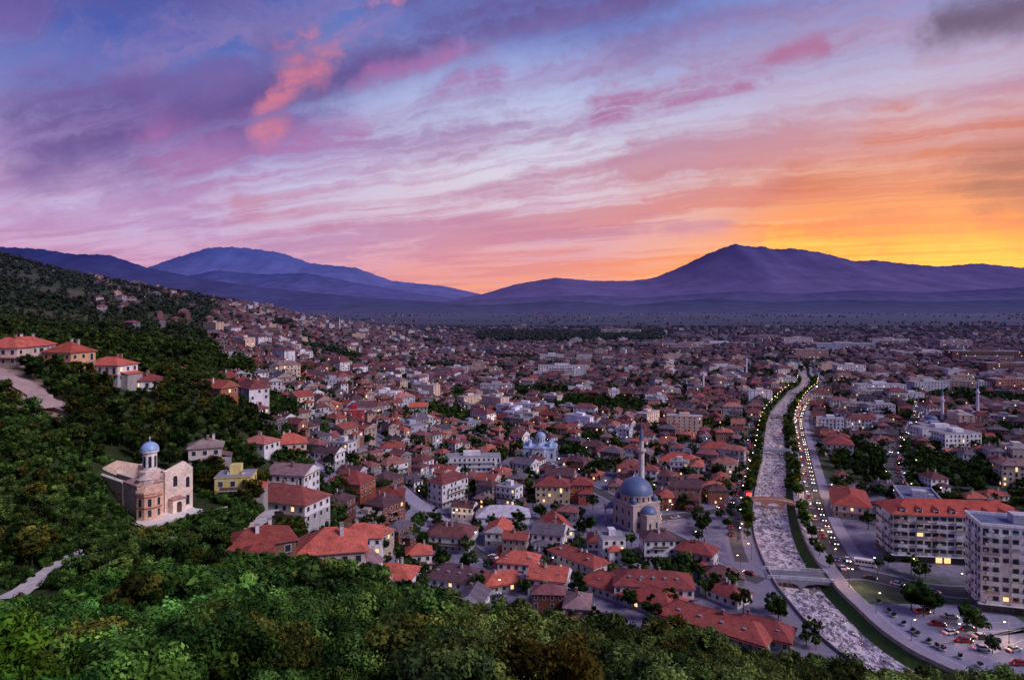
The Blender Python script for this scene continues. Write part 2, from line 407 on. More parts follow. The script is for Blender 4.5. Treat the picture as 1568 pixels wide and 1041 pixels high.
def house(rng, w, d, floors, kind, wall, roof, lod=0, extra=True, dens=1.0, skylights=0):
    mb = MB(); fh = 2.9; h = floors*fh+.3; x, y = w/2, d/2
    mb.box(-x, x, -y, y, -5, h, WALL, wall, top=(WALL, (.3,.3,.32)))
    if lod < 2 and rng.random() < .4:
        mb.box(-x-.05, x+.05, -y-.05, y+.05, -5, 2.6, WALL, tuple(c*.55 for c in wall))
        if lod == 0: mb.box(-x-.9, x+.9, -y-1.0, -y-.06, 2.7, 2.8, ROOF, tuple(c*.8 for c in roof), bottom=True)
    corners = [(-x,-y,x,-y),(x,-y,x,y),(x,y,-x,y),(-x,y,-x,-y)]
    for i, c in enumerate(corners):
        if lod == 2 and i == 2: continue
        windows(mb, *[k*1.008 for k in c], 0, floors, fh, rng, lod, dens=dens*(.6 if lod == 2 else 1))
    if kind == 'flat':
        mb.box(-x-.2, x+.2, -y-.2, y+.2, h, h+.25, WALL, tuple(c*.9 for c in wall), top=(WALL, (.35,.34,.38)))
        mb.box(-x*.3, x*.3, -y*.3, y*.5, h+.25, h+2.6, WALL, wall); rh = 0
    else: rh = hip(mb, -x, x, -y, y, h, rng.uniform(.42, .62), roof, kind, wall=wall)
    if lod < 2:
        for _ in range(rng.choice((1, 2, 2))):
            cx, cy = rng.uniform(-.5, .5)*x, rng.uniform(-.5, .5)*y
            mb.box(cx-.35, cx+.35, cy-.35, cy+.35, h, h+rh+.9, WALL, rng.choice([(.5,.48,.5),(.35,.18,.13),(.7,.7,.7)]))
            mb.box(cx-.45, cx+.45, cy-.45, cy+.45, h+rh+.9, h+rh+1.05, WALL, (.3,.28,.28))
        if lod == 0 and rng.random() < .4:
            cx = rng.uniform(-.6, .6)*x; mb.bar((cx, 0, h+rh*.8), (cx, 0, h+rh+2), .04, .03, 4, METAL, (.2,.2,.2)); mb.bar((cx-.6, 0, h+rh+1.8), (cx+.6, 0, h+rh+1.8), .03, .03, 3, METAL, (.2,.2,.2))
        if floors > 1 and rng.random() < .55:
            bw = rng.uniform(.4, .9)*x
            for f_ in range(1, floors):
                zz = fh*f_
                mb.box(-bw, bw, -y-1.3, -y-.01, zz, zz+.18, WALL, (.7,.7,.72), bottom=True)
                mb.box(-bw, bw, -y-1.3, -y-1.22, zz+.18, zz+1.05, WALL, rng.choice([(.65,.65,.68),(.2,.12,.08),wall]))
        for k in range(skylights):
            yy = -y*.55; sx = -x*.6+1.2*x*k/max(1, skylights-1)
            zr = h+(y+.6-abs(yy))*.5
            mb.box(sx-.5, sx+.5, yy-.5, yy+.5, zr-.6, zr+.35, WALL, (.3,.28,.3), top=(GLASS, (.3,.33,.4)))
        if extra and rng.random() < .6:
            ww = rng.uniform(.4, .6)*w; dd = rng.uniform(2.5, 4.5); fl = max(1, floors-1); sg = rng.choice((-1, 1))
            cx = sg*rng.uniform(0, .3)*x
            mb.box(cx-ww/2, cx+ww/2, -y-dd, -y-.02, -5, fl*fh, WALL, wall)
            windows(mb, cx-ww/2, -y-dd-.02, cx+ww/2, -y-dd-.02, 0, fl, fh, rng, lod)
            hip(mb, cx-ww/2, cx+ww/2, -y-dd, -y+.5, fl*fh, .45, roof, 'hip', .5)
        if extra and rng.random() < .5:      # lean-to annex
            sg = rng.choice((-1, 1)); aw = rng.uniform(2.5, 4); a0, a1 = (x, x+aw) if sg > 0 else (-x-aw, -x); c2 = rng.choice([wall, (.4,.38,.38), (.3,.16,.12)])
            r2 = rng.choice([roof, (.28,.27,.3), (.2,.12,.12), (.5,.5,.55)])
            mb.box(a0+.01, a1-.01, -y*.7, y*.8, -5, 2.7, WALL, c2)
            zi, zo = 3.5, 2.75; p0, p1 = (x, x+aw+.4) if sg > 0 else (-x, -x-aw-.4)
            mb.f([(p0,-y*.7-.3,zi),(p1,-y*.7-.3,zo),(p1,y*.8+.3,zo),(p0,y*.8+.3,zi)], ROOF, r2)
    return mb.arr()
WALLS = [S(232,230,238), S(210,207,217), S(226,214,196), S(212,192,170), S(190,172,158), S(182,145,132), S(145,88,74), S(158,110,95), S(238,235,240), S(178,182,198), S(198,198,208), S(145,138,142), S(122,76,64), S(180,160,152), S(158,150,156), S(240,240,245), S(134,90,80), S(114,108,116), S(240,240,245)]
ROOFS = [S(158,86,80), S(172,94,86), S(140,76,74), S(126,72,74), S(186,106,92), S(114,72,74), S(104,76,82), S(148,94,94), S(160,84,78), S(96,70,76), S(134,88,90), S(122,82,84), S(144,116,118), S(90,80,92), S(176,120,112), S(112,104,116)]
def rand_house(rng, lod):
    w = rng.uniform(7.5, 14); d = rng.uniform(7, 11); fl = rng.choice((1,1,2,2,2,3,3)); kd = rng.choice(('hip','hip','hip','gable','gable','flat' if rng.random() < .5 else 'hip'))
    if rng.random() < .08: w *= 1.5
    j = rng.uniform(.75, 1.15); rf = tuple(c*j for c in rng.choice(ROOFS))
    return house(rng, w, d, fl, kd, rng.choice(WALLS), rf, lod)
protoN = [rand_house(R, 0) for _ in range(100)]; protoM = [rand_house(R, 1) for _ in range(50)]; protoF = [rand_house(R, 2) for _ in range(40)]
protoNme = [mk(a, 'red_roof_house') for a in protoN]
midrise = [house(R, R.uniform(15, 22), R.uniform(10, 13), R.choice((3,4,4,5)), R.choice(('flat','hip')), R.choice([WALLS[0], WALLS[2], WALLS[9], WALLS[15], WALLS[3]]), R.choice(ROOFS), 0, False) for _ in range(10)]
midrise_me = [mk(a, 'midrise_building') for a in midrise]
blocks = [house(R, R.uniform(24, 40), R.uniform(12, 15), R.choice((4,5,6)), R.choice(('flat','flat','hip')), R.choice([S(235,235,245), S(215,215,225), S(215,190,170)]), ROOFS[5], 2) for _ in range(8)]
HAZE = (.115, .11, .195)  # distance haze, mixed into the colours of far buildings

taken = []
def reserve(x, y, r): taken.append((x, y, r))
orange = S(204,108,92); dred = S(146,76,74); brown = S(106,78,86); white = S(238,238,243)
explicit = [ # image pixel u, image pixel v, w, d, floors, kind, rot deg, wall, roof, skylights
 (690,842,19,14,2,'hip',-12,white,S(120,78,78),0),(548,848,15,12,2,'hip',8,white,orange,0),(503,885,14,11,2,'hip',12,S(220,205,200),orange,0),
 (600,897,15,12,1,'hip',-10,white,orange,0),(640,873,9,8,2,'hip',10,white,orange,0),
 (1003,922,26,13,2,'hip',-8,white,dred,5),(968,925,36,11,1,'hip',-42,S(215,205,205),S(170,88,80),3),(1100,975,34,12,1,'hip',-38,S(220,215,215),S(170,90,82),4),
 (1170,985,18,10,1,'hip',-30,S(220,215,215),dred,2),(842,912,13,10,2,'gable',-15,white,orange,2),(938,858,9,9,3,'flat',5,white,orange,0),
 (1008,860,12,9,3,'hip',3,S(225,225,235),brown,0),(887,880,24,9,2,'hip',-50,S(225,215,205),S(166,88,80),2),(700,900,21,13,1,'hip',-20,S(225,222,230),brown,4),
 (432,795,24,13,2,'hip',-20,white,S(150,85,80),0),(445,765,14,11,3,'gable',-12,white,S(150,120,125),0),(356,765,9,8,2,'flat',10,S(232,215,140),orange,0),
 (388,856,13,9,1,'hip',30,S(150,110,100),S(145,75,66),0),(593,790,13,12,3,'hip',3,S(155,84,68),S(128,66,60),0),(722,722,34,11,3,'flat',4,white,dred,0),
 (848,770,17,12,3,'hip',-8,S(225,200,160),dred,0),(890,768,12,10,3,'hip',-5,S(180,95,70),dred,0),(770,800,24,12,1,'hip',2,S(225,220,230),S(200,195,210),0),
 (765,835,12,10,2,'gable',80,white,orange,0),(855,820,10,18,1,'gable',12,white,S(185,92,78),0),(935,705,16,11,2,'hip',0,white,S(168,88,78),0),
 (1045,715,26,16,1,'hip',-25,white,S(188,96,82),0),(640,640,14,11,3,'gable',5,S(170,200,175),orange,0),(540,650,12,10,3,'flat',5,S(200,50,60),orange,0),
 (585,620,20,12,3,'flat',5,white,orange,0),(535,760,16,12,2,'hip',-20,S(175,100,80),dred,0),(600,700,13,10,2,'hip',12,white,S(165,85,76),0),
 (30,556,15,11,2,'hip',20,white,orange,0),(98,566,12,10,2,'hip',-15,S(230,180,140),S(175,88,72),0),(162,585,14,10,2,'hip',-10,white,orange,0),
 (215,596,12,9,1,'hip',20,white,dred,0),(262,578,13,9,1,'hip',10,S(220,190,170),S(170,85,70),0),(318,604,20,10,1,'gable',-20,S(170,110,90),S(165,85,74),0),
 (342,585,13,9,1,'hip',10,S(210,180,170),dred,0),(370,602,13,10,2,'hip',-20,S(200,150,120),S(165,80,70),0),(310,715,9,8,2,'hip',20,S(210,200,195),S(160,140,135),0),
 (395,690,11,9,1,'hip',-20,white,S(190,120,110),0),(440,700,13,10,2,'hip',20,S(225,205,195),orange,0),(5,560,12,10,2,'hip',0,S(225,200,190),orange,0),
 (1315,790,16,30,2,'hip',-22,S(210,205,215),S(168,82,72),0),(1290,700,16,18,3,'hip',-20,S(200,195,205),dred,0),
 (1470,690,26,14,4,'flat',4,white,dred,0),(1350,640,22,13,4,'flat',-10,S(215,215,225),dred,0),(1100,700,20,12,2,'hip',-15,white,S(170,85,74),0),
 (795,885,14,10,2,'hip',-12,white,orange,2),(765,905,14,10,1,'hip',20,white,orange,0),(1070,870,14,10,2,'hip',-30,S(220,215,220),dred,0),(1120,925,12,9,1,'hip',-50,S(220,215,215),dred,0)]
for e in explicit:
    u, v, w, d, fl, kd, rot, wl, rf, sk = e
    x, y, z = site(u, v)
    nm = {'hip': 'red_roof_house', 'gable': 'gabled_house', 'flat': 'flat_roof_building'}[kd]
    obj(nm, mk(house(R, w, d, fl, kd, wl, rf, 0, extra=(w < 16), skylights=sk), nm), (x, y+d*.3, z), math.radians(rot))
    reserve(x, y+d*.3, max(w, d)*.5+ (2 if w < 20 else 0))

mx, my = 56, 308; reserve(mx, my, 26)
cx_, cy_, cz_ = -88.5, 167, 49; ca_, sa_ = math.cos(math.radians(-37)), math.sin(math.radians(-37))
def chl_local(x, y): dx, dy = x-cx_, y-cy_; return dx*ca_+dy*sa_, -dx*sa_+dy*ca_
kx, ky = 18.5, 440; reserve(kx, ky, 18)
reserve(170, 272, 30); reserve(190, 272, 26); reserve(158, 228, 22); reserve(175, 228, 22); reserve(85, 268, 16); reserve(90, 285, 10)
for (x, y, r) in ((-2, 243, 5), (20, 330, 9), (45, 265, 6)): reserve(x, y, r)
reserve(192, 318, 18)
TK = np.array(taken)
spts = np.vstack([p for p, w in street_paths])
def foot(X): return float(np.interp(X, [-.75,-.45,-.37,-.27,-.1,0,.15,.35,.5,.75], [112,140,150,168,196,200,192,176,160,150]))
def free(x, y, r): return not ((TK[:, 0]-x)**2+(TK[:, 1]-y)**2 < (TK[:, 2]+r)**2).any()
def town_limit(d): return float(np.interp(d, [180,230,300,500,800,1500,2500,3000], [-.28,-.33,-.38,-.42,-.44,-.42,-.30,-.2]))
ang0 = math.atan2(.34, .94)
houses_n = 0; mid = []; far = []; tree_spots = []; big = []
def grid(s, dmin, dmax):
    ca, sa = math.cos(-ang0), math.sin(-ang0); Rn = int(dmax*1.3/s); out = []
    for i in range(-Rn, Rn):
        for j in range(-Rn//4, Rn):
            gx_ = i*s+(i//5)*5+5*math.sin(j*.37); gy_ = j*s+(j//6)*4.5+5*math.sin(i*.31)
            x = gx_*ca-gy_*sa+R.uniform(-2.4, 2.4); y = gx_*sa+gy_*ca+R.uniform(-2.4, 2.4)
            if y < dmin or y >= dmax or abs(x) > y*.86+20: continue
            out.append((x, y))
    return out
for s, a, b in ((12.2, 160, 520), (13.2, 520, 1000), (16.5, 1000, 2900)):
    pts = grid(s, a, b); xs = np.array([p[0] for p in pts]); ys = np.array([p[1] for p in pts])
    rdd = rdist(xs, ys); zs = TZ(xs, ys)
    for (x, y), rr, z in zip(pts, rdd, zs):
        X = x/y; D = math.hypot(x, y)
        if y < foot(X)+10 or X < town_limit(y): continue
        if -25 < rr < 44 and y < 1500: continue
        if y < 236 and x > 95: continue
        if y < 700 and np.min((spts[:, 0]-x)**2+(spts[:, 1]-y)**2) < 8**2: continue
        if y < 520 and not free(x, y, 5): continue
        g = float(greenness(x, y))
        th = 1.0
        dens = 1 if y < 1700 else np.interp(y, [1700, 2900], [.85, .25])
        if 1750 < y < 2300 and -.05 < X < .22: tree_spots.append((x, y, z, 1)); continue
        if g > th or R.random() > .92*dens: tree_spots.append((x, y, z, 0)); continue
        rot = -ang0+.35*math.sin(x*.006)+.3*math.sin(y*.007+1)+R.choice((0, 1.5708, 3.1416))+R.uniform(-.2, .2)
        if y < 520:
            if any((bx-x)**2+(by-y)**2 < 15**2 for bx, by in big): continue
            if R.random() < .045 and y > 260 and free(x, y, 9) and np.min((spts[:, 0]-x)**2+(spts[:, 1]-y)**2) > 15**2 and not (-34 < rr < 54):
                obj('midrise_building', R.choice(midrise_me), (x, y, z), rot, 1.0); big.append((x, y)); continue
            k = R.randrange(len(protoN)); obj('red_roof_house', protoNme[k], (x, y, z), rot, R.uniform(.76, 1.02)); houses_n += 1
        else:
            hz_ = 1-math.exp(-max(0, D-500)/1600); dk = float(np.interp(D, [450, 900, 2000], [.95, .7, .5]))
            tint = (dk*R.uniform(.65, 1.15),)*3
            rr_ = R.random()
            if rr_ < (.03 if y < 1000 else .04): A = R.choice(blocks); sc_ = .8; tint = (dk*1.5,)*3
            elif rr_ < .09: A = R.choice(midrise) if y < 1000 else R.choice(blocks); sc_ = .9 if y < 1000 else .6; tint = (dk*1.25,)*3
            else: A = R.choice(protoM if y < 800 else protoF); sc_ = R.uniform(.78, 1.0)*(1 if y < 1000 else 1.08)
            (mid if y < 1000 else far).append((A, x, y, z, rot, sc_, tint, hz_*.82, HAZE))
for _ in range(420):
    y = R.uniform(700, 2000); X = R.uniform(-.62, -.36); x = X*y
    if greenness(x*1.7, y*.8) < .1: continue
    z = tz(x, y)
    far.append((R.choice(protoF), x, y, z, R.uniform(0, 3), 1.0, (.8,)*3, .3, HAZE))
for _ in range(800):
    y = R.uniform(2900, 6500); X = R.uniform(-.4, .8); x = X*y
    if math.sin(x*.0021)*math.sin(y*.003+1)+.4*math.sin(x*.006) < .25: continue
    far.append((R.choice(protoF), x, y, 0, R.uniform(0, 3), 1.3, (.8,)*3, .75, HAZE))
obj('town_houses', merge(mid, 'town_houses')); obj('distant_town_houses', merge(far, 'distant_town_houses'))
print('near houses', houses_n, 'midrise', len(big), 'mid', len(mid), 'far', len(far))
for (u, v, w, dp, fl, c) in ((860,580,62,16,6,S(235,235,245)),(845,556,40,14,5,S(225,225,235)),(1050,540,100,30,6,S(160,120,130)),(1100,530,150,50,3,S(225,225,245)),
    (1290,536,120,40,5,S(190,195,225)),(1420,545,130,50,3,S(200,200,225)),(1505,556,110,25,7,S(130,85,85)),(950,515,120,30,7,S(165,160,185)),(1170,522,80,20,5,S(170,150,165)),
    (1345,610,50,16,5,S(225,225,235)),(1440,680,34,15,4,S(240,240,245)),(1420,605,40,15,5,S(200,200,215)),(1240,550,60,18,6,S(175,140,140)),(1545,600,45,16,5,S(175,120,110)),(1120,575,30,14,4,S(200,190,200)),
    (700,575,30,14,4,S(235,235,240)),(640,590,24,12,4,S(240,240,245)),(760,605,34,13,4,S(200,190,200)),(1360,530,90,20,6,S(190,180,200)),(1460,535,70,20,7,S(180,160,175)),(1220,530,70,18,7,S(200,190,205)),(1540,575,60,18,6,S(150,105,105)),(1300,575,40,14,5,S(230,225,235))):
    x, y, z = site(u, v)
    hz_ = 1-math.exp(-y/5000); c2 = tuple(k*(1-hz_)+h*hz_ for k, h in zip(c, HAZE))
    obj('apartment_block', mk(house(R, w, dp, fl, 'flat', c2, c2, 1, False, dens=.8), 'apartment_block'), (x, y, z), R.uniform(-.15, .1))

# ------------------------------------------------------------------ mosque
st = S(190,172,165); lead = S(92,112,150)
def arch_win(mb, cx, y, z, w, h, col=GL, axis='x'):
    pts = [(cx-w/2, z), (cx+w/2, z)]+[(cx+w/2*math.cos(a), z+h-w/2+w/2*math.sin(a)) for a in [math.pi*i/6 for i in range(7)]]
    P3 = [(p, y, zz) if axis == 'x' else (y, p, zz) for p, zz in pts]; mb.f(P3, GLASS, col)
E = empty('mosque', (mx, my, 0), math.radians(28))
mb = MB(); mb.box(-7.4, 7.4, -7.4, 7.4, -1, 11.5, STONE, st); mb.box(-7.7, 7.7, -7.7, 7.7, 11.5, 11.9, STONE, tuple(c*1.2 for c in st), bottom=True)
for sgn in (-1, 1):
    for xx in (-4.5, 0, 4.5):
        for zz, hh in ((1.5, 2.6), (6.8, 2.2)):
            arch_win(mb, xx, sgn*7.44, zz, 1.3, hh); arch_win(mb, xx, sgn*7.44, zz, 1.3, hh, axis='y')
mb.lathe(0, 0, [(7.2, 11.9), (7.2, 14.6), (7.6, 14.6), (7.6, 15)], 16, STONE, st)
for i in range(16):
    a = 2*math.pi*(i+.5)/16; c, s_ = math.cos(a)*7.12, math.sin(a)*7.12; tx, ty = -math.sin(a)*.45, math.cos(a)*.45
    mb.f([(c*1.01-tx, s_*1.01-ty, 12.5), (c*1.01+tx, s_*1.01+ty, 12.5), (c*1.01+tx, s_*1.01+ty, 14.2), (c*1.01-tx, s_*1.01-ty, 14.2)], GLASS, GL)
for a in (45, 135, 225, 315):
    a = math.radians(a); mb.lathe(math.cos(a)*8.2, math.sin(a)*8.2, [(1.4, 11.9), (1.4, 13.6), (0, 15)], 8, LEAD, lead)
obj('prayer_hall', mk(mb.arr(), 'prayer_hall'), parent=E)
mb = MB(); mb.dome(0, 0, 7.5, 15, LEAD, lead, 40, .93, 2.4); obj('main_dome', mk(mb.arr(), 'main_dome'), parent=E)
mb = MB(); mb.box(-3.6, 3.6, -12, -7.45, -1, 8.2, STONE, st); mb.dome(0, -8.6, 3.7, 8.2, LEAD, lead, 20, .8)
for xx in (-1.8, 1.8): arch_win(mb, xx, -12.03, 2, 1.1, 2.6)
obj('mihrab_apse', mk(mb.arr(), 'mihrab_apse'), parent=E)
mb = MB()
mb.box(-8, 8, 12.6, 13.2, 5.2, 6.8, STONE, st, bottom=True); mb.box(-8.3, 8.3, 7.45, 13.4, 6.8, 7.1, LEAD, lead, bottom=True)
for xx in (-7.6, -2.6, 2.6, 7.6): mb.lathe(xx, 12.9, [(.4, -1), (.4, 5.2)], 10, STONE, S(220,215,210))
for xx in (-5.3, 0, 5.3): mb.dome(xx, 10.3, 2.5, 7.1, LEAD, lead, 18, .8, .8)
mb.box(7.45, 12, -3, 9, -1, 5, STONE, st); hip(mb, 7.45, 12, -3, 9, 5, .5, lead)
obj('portico', mk(mb.arr(), 'portico'), parent=E)
mb = MB(); c1 = S(215,205,200)
mb.lathe(0, 0, [(2.0, -1), (2.0, 10), (1.35, 12.5), (1.3, 30.5), (1.5, 31), (2.1, 32), (2.1, 33), (1.9, 33), (1.9, 32.1), (1.05, 32.1), (1.05, 37)], 16, STONE, c1)
mb.lathe(0, 0, [(1.3, 37), (0.12, 44), (.12, 45.5), (.3, 45.8), (0, 46.5)], 14, LEAD, lead)
o = obj('minaret_tower', mk(mb.arr(), 'minaret_tower'), parent=E); o.location = (7.5, 5.5, 0)
mb = MB(); mb.lathe(0, 0, [(1.5, -1), (1.5, 6), (1.1, 8), (1.05, 21), (1.7, 22), (1.7, 23), (.9, 23), (.9, 26)], 12, STONE, S(225,220,230)); mb.lathe(0, 0, [(1.15, 26), (0, 32)], 12, LEAD, lead)
mb.box(-14, -2, -5, 7, -1, 6, WALL, S(215,210,215)); mb.dome(-8, 1, 5, 6, LEAD, lead, 20, .8, 1)
mm = mk(mb.arr(), 'small_mosque')
for u, v in ((1443,655),(1497,640),(1077,605),(1143,577),(520,508)):
    x, y, z = site(u, v); obj('small_mosque', mm, (x, y, z), R.uniform(-.5, .5))

# ------------------------------------------------------------------ orthodox church (roofless nave) on the hill
ch = S(218,192,174); bl = S(150,180,225); chl = S(235,215,200)
E = empty('hillside_church', (cx_, cy_, cz_), math.radians(-37))
mb = MB()
mb.box(-19.5, 14, -8, 12, -7, .35, STONE, S(165,155,145), top=(PAVE, S(235,228,220)))
mb.box(13.6, 14, -8, 12, .36, 1.1, STONE, S(200,190,180)); mb.box(-19.5, 13.59, -8, -7.6, .36, 1.0, STONE, S(200,190,180)); obj('terrace', mk(mb.arr(), 'terrace'), parent=E)
mb = MB()
def wallx(mb, x0, x1, y, th, z1, nwin):
    L = (x1-x0)/nwin
    for i in range(nwin):
        a = x0+i*L; mb.box(a, a+L*.32, y-th/2, y+th/2, 0, z1, STONE, ch); mb.box(a+L*.68, a+L, y-th/2, y+th/2, 0, z1, STONE, ch)
        mb.box(a+L*.32, a+L*.68, y-th/2, y+th/2, 0, 2.2, STONE, ch); mb.box(a+L*.32, a+L*.68, y-th/2, y+th/2, 4.9, z1, STONE, ch, bottom=True)
        mb.box(a-.12+L*.32, a+.12+L*.68, y-th/2-.1, y-th/2-.005, 4.9, 5.2, STONE, S(170,95,75), bottom=True)
    mb.box(x0-.1, x1+.1, y-th/2-.15, y+th/2+.15, z1, z1+.3, STONE, S(225,215,205), bottom=True)
wallx(mb, -18.5, -2.5, -5.0, .8, 7.8, 6); wallx(mb, -18.5, -2.5, 6.1, .8, 7.8, 6); wallx(mb, -18.5, -2.5, .6, .6, 6.5, 6)
mb.box(-19.3, -18.5, -5.4, 6.5, -3, 7.8, STONE, ch); mb.f([(-18.49,-5.4,7.8),(-18.49,6.5,7.8),(-18.49,.5,10)], STONE, ch); mb.f([(-19.3,-5.4,7.8),(-19.3,6.5,7.8),(-19.3,.5,10)], STONE, ch)
obj('roofless_nave', mk(mb.arr(), 'roofless_nave'), parent=E)
mb = MB()
mb.box(-2.4, 4.2, -5, 1.2, 0, 8.2, STONE, ch); hip(mb, -2.4, 4.2, -5, 1.2, 8.2, .4, S(190,150,140), 'hip', .3)
mb.lathe(1, -.6, [(2.5, 8.4), (2.5, 10.6), (1.8, 10.9)], 8, STONE, S(225,200,185)); mb.lathe(1, -.6, [(1.6, 10.6), (1.6, 15.0), (2.05, 15.1), (2.05, 15.5)], 16, STONE, S(240,235,235))
for i in range(8):
    a = math.pi/4*(i+.5); c, s_ = math.cos(a)*1.64, math.sin(a)*1.64; tx, ty = -math.sin(a)*.32, math.cos(a)*.32
    mb.f([(1+c-tx, -.6+s_-ty, 11.5), (1+c+tx, -.6+s_+ty, 11.5), (1+c+tx, -.6+s_+ty, 14.2), (1+c-tx, -.6+s_-ty, 14.2)], GLASS, GL)
mb.dome(1, -.6, 2.1, 15.5, LEAD, bl, 20, .95, 1.4)
obj('domed_sanctuary', mk(mb.arr(), 'domed_sanctuary'), parent=E)
mb = MB(); ax, ay = 5.0, -2.6
mb.lathe(ax, ay, [(2.9, 0), (2.9, 6.4), (3.15, 6.5), (3.15, 6.9), (1.4, 8.3)], 8, STONE, S(222,180,155)); mb.lathe(ax, ay, [(2.96, 3.0), (2.96, 3.35)], 8, STONE, S(170,95,75)); mb.lathe(ax, ay, [(2.96, 5.6), (2.96, 5.9)], 8, STONE, S(170,95,75))
mb.lathe(3.4, ay, [(1.9, 8.0), (1.9, 9.2), (2.1, 9.3), (0, 10.6)], 10, STONE, S(205,185,178))
for i in range(5):
    a = math.pi/4*(i-2+.5); c, s_ = math.cos(a)*2.78, math.sin(a)*2.78; tx, ty = -math.sin(a)*.35, math.cos(a)*.35
    mb.f([(ax+c-tx, ay+s_-ty, 1.2), (ax+c+tx, ay+s_+ty, 1.2), (ax+c+tx, ay+s_+ty, 2.8), (ax+c-tx, ay+s_-ty, 2.8)], GLASS, GL)
    mb.f([(ax+c-tx, ay+s_-ty, 3.6), (ax+c+tx, ay+s_+ty, 3.6), (ax+c+tx, ay+s_+ty, 5.4), (ax+c-tx, ay+s_-ty, 5.4)], GLASS, GL)
obj('apse', mk(mb.arr(), 'apse'), parent=E)
mb = MB()
mb.box(3.6, 4.6, 1.3, 8.2, 0, 10.2, STONE, chl); mb.f([(4.6,1.3,10.2),(4.6,8.2,10.2),(4.6,6.2,12)], STONE, chl); mb.f([(3.6,1.3,10.2),(3.6,8.2,10.2),(3.6,6.2,12)], STONE, chl)
mb.box(-2.4, 3.59, 7.4, 8.2, 0, 10.0, STONE, ch); mb.box(-2.4, -1.6, 1.3, 7.39, 0, 8.5, STONE, ch)
mb.box(4.61, 6.6, 2.2, 5.4, 0, 3.6, STONE, chl); hip(mb, 4.61, 6.6, 2.2, 5.4, 3.6, .5, S(190,150,140), 'hip', .2)
arch_win(mb, 3.8, 4.66, 6.3, 1.0, 2.6, axis='y'); arch_win(mb, 6.9, 4.66, 5.5, .9, 2.6, axis='y'); arch_win(mb, 6.9, 4.66, 1.2, .9, 2.4, axis='y'); arch_win(mb, 3.8, 6.64, 0.4, 1.2, 2.6, (.08,.04,.03), axis='y')
obj('east_facade', mk(mb.arr(), 'east_facade'), parent=E)

# cathedral in town
E = empty('cathedral', (kx, ky, 0), math.radians(-12)); wc = S(215,225,240); rc = S(150,175,215)
mb = MB(); mb.box(-10, 10, -5.5, 5.5, -1, 8, WALL, wc); hip(mb, -10, 10, -5.5, 5.5, 8, .5, rc, 'gable', .4, wc)
mb.box(-4, 4, -8.5, 8.5, -1, 8.3, WALL, wc); hip(mb, -4, 4, -8.5, 8.5, 8.3, .6, rc, 'gable', .4, wc)
windows(mb, -10, -5.55, 10, -5.55, 1, 1, 3, R, 0, wh=3.2, dens=.7); windows(mb, -4, -8.55, 4, -8.55, 1, 1, 3, R, 0, wh=3.5, dens=.7)
obj('cross_body', mk(mb.arr(), 'cross_body'), parent=E)
mb = MB(); mb.lathe(0, 0, [(3, 9), (3, 14), (3.4, 14.2), (3.4, 14.5)], 12, WALL, wc); mb.dome(0, 0, 3.3, 14.5, LEAD, rc, 24, .9, 2)
for a, b in ((-6.5,-3.4),(6.5,-3.4),(-6.5,3.4),(6.5,3.4)): mb.lathe(a, b, [(1.3, 8.5), (1.3, 11.5), (1.5, 11.6)], 10, WALL, wc); mb.dome(a, b, 1.45, 11.6, LEAD, rc, 12, .9, .8)
for i in range(12):
    a = math.pi/6*(i+.5); c, s_ = math.cos(a)*2.95, math.sin(a)*2.95; tx, ty = -math.sin(a)*.3, math.cos(a)*.3
    mb.f([(c-tx, s_-ty, 11), (c+tx, s_+ty, 11), (c+tx, s_+ty, 13.4), (c-tx, s_-ty, 13.4)], GLASS, GL)
obj('domes', mk(mb.arr(), 'domes'), parent=E)

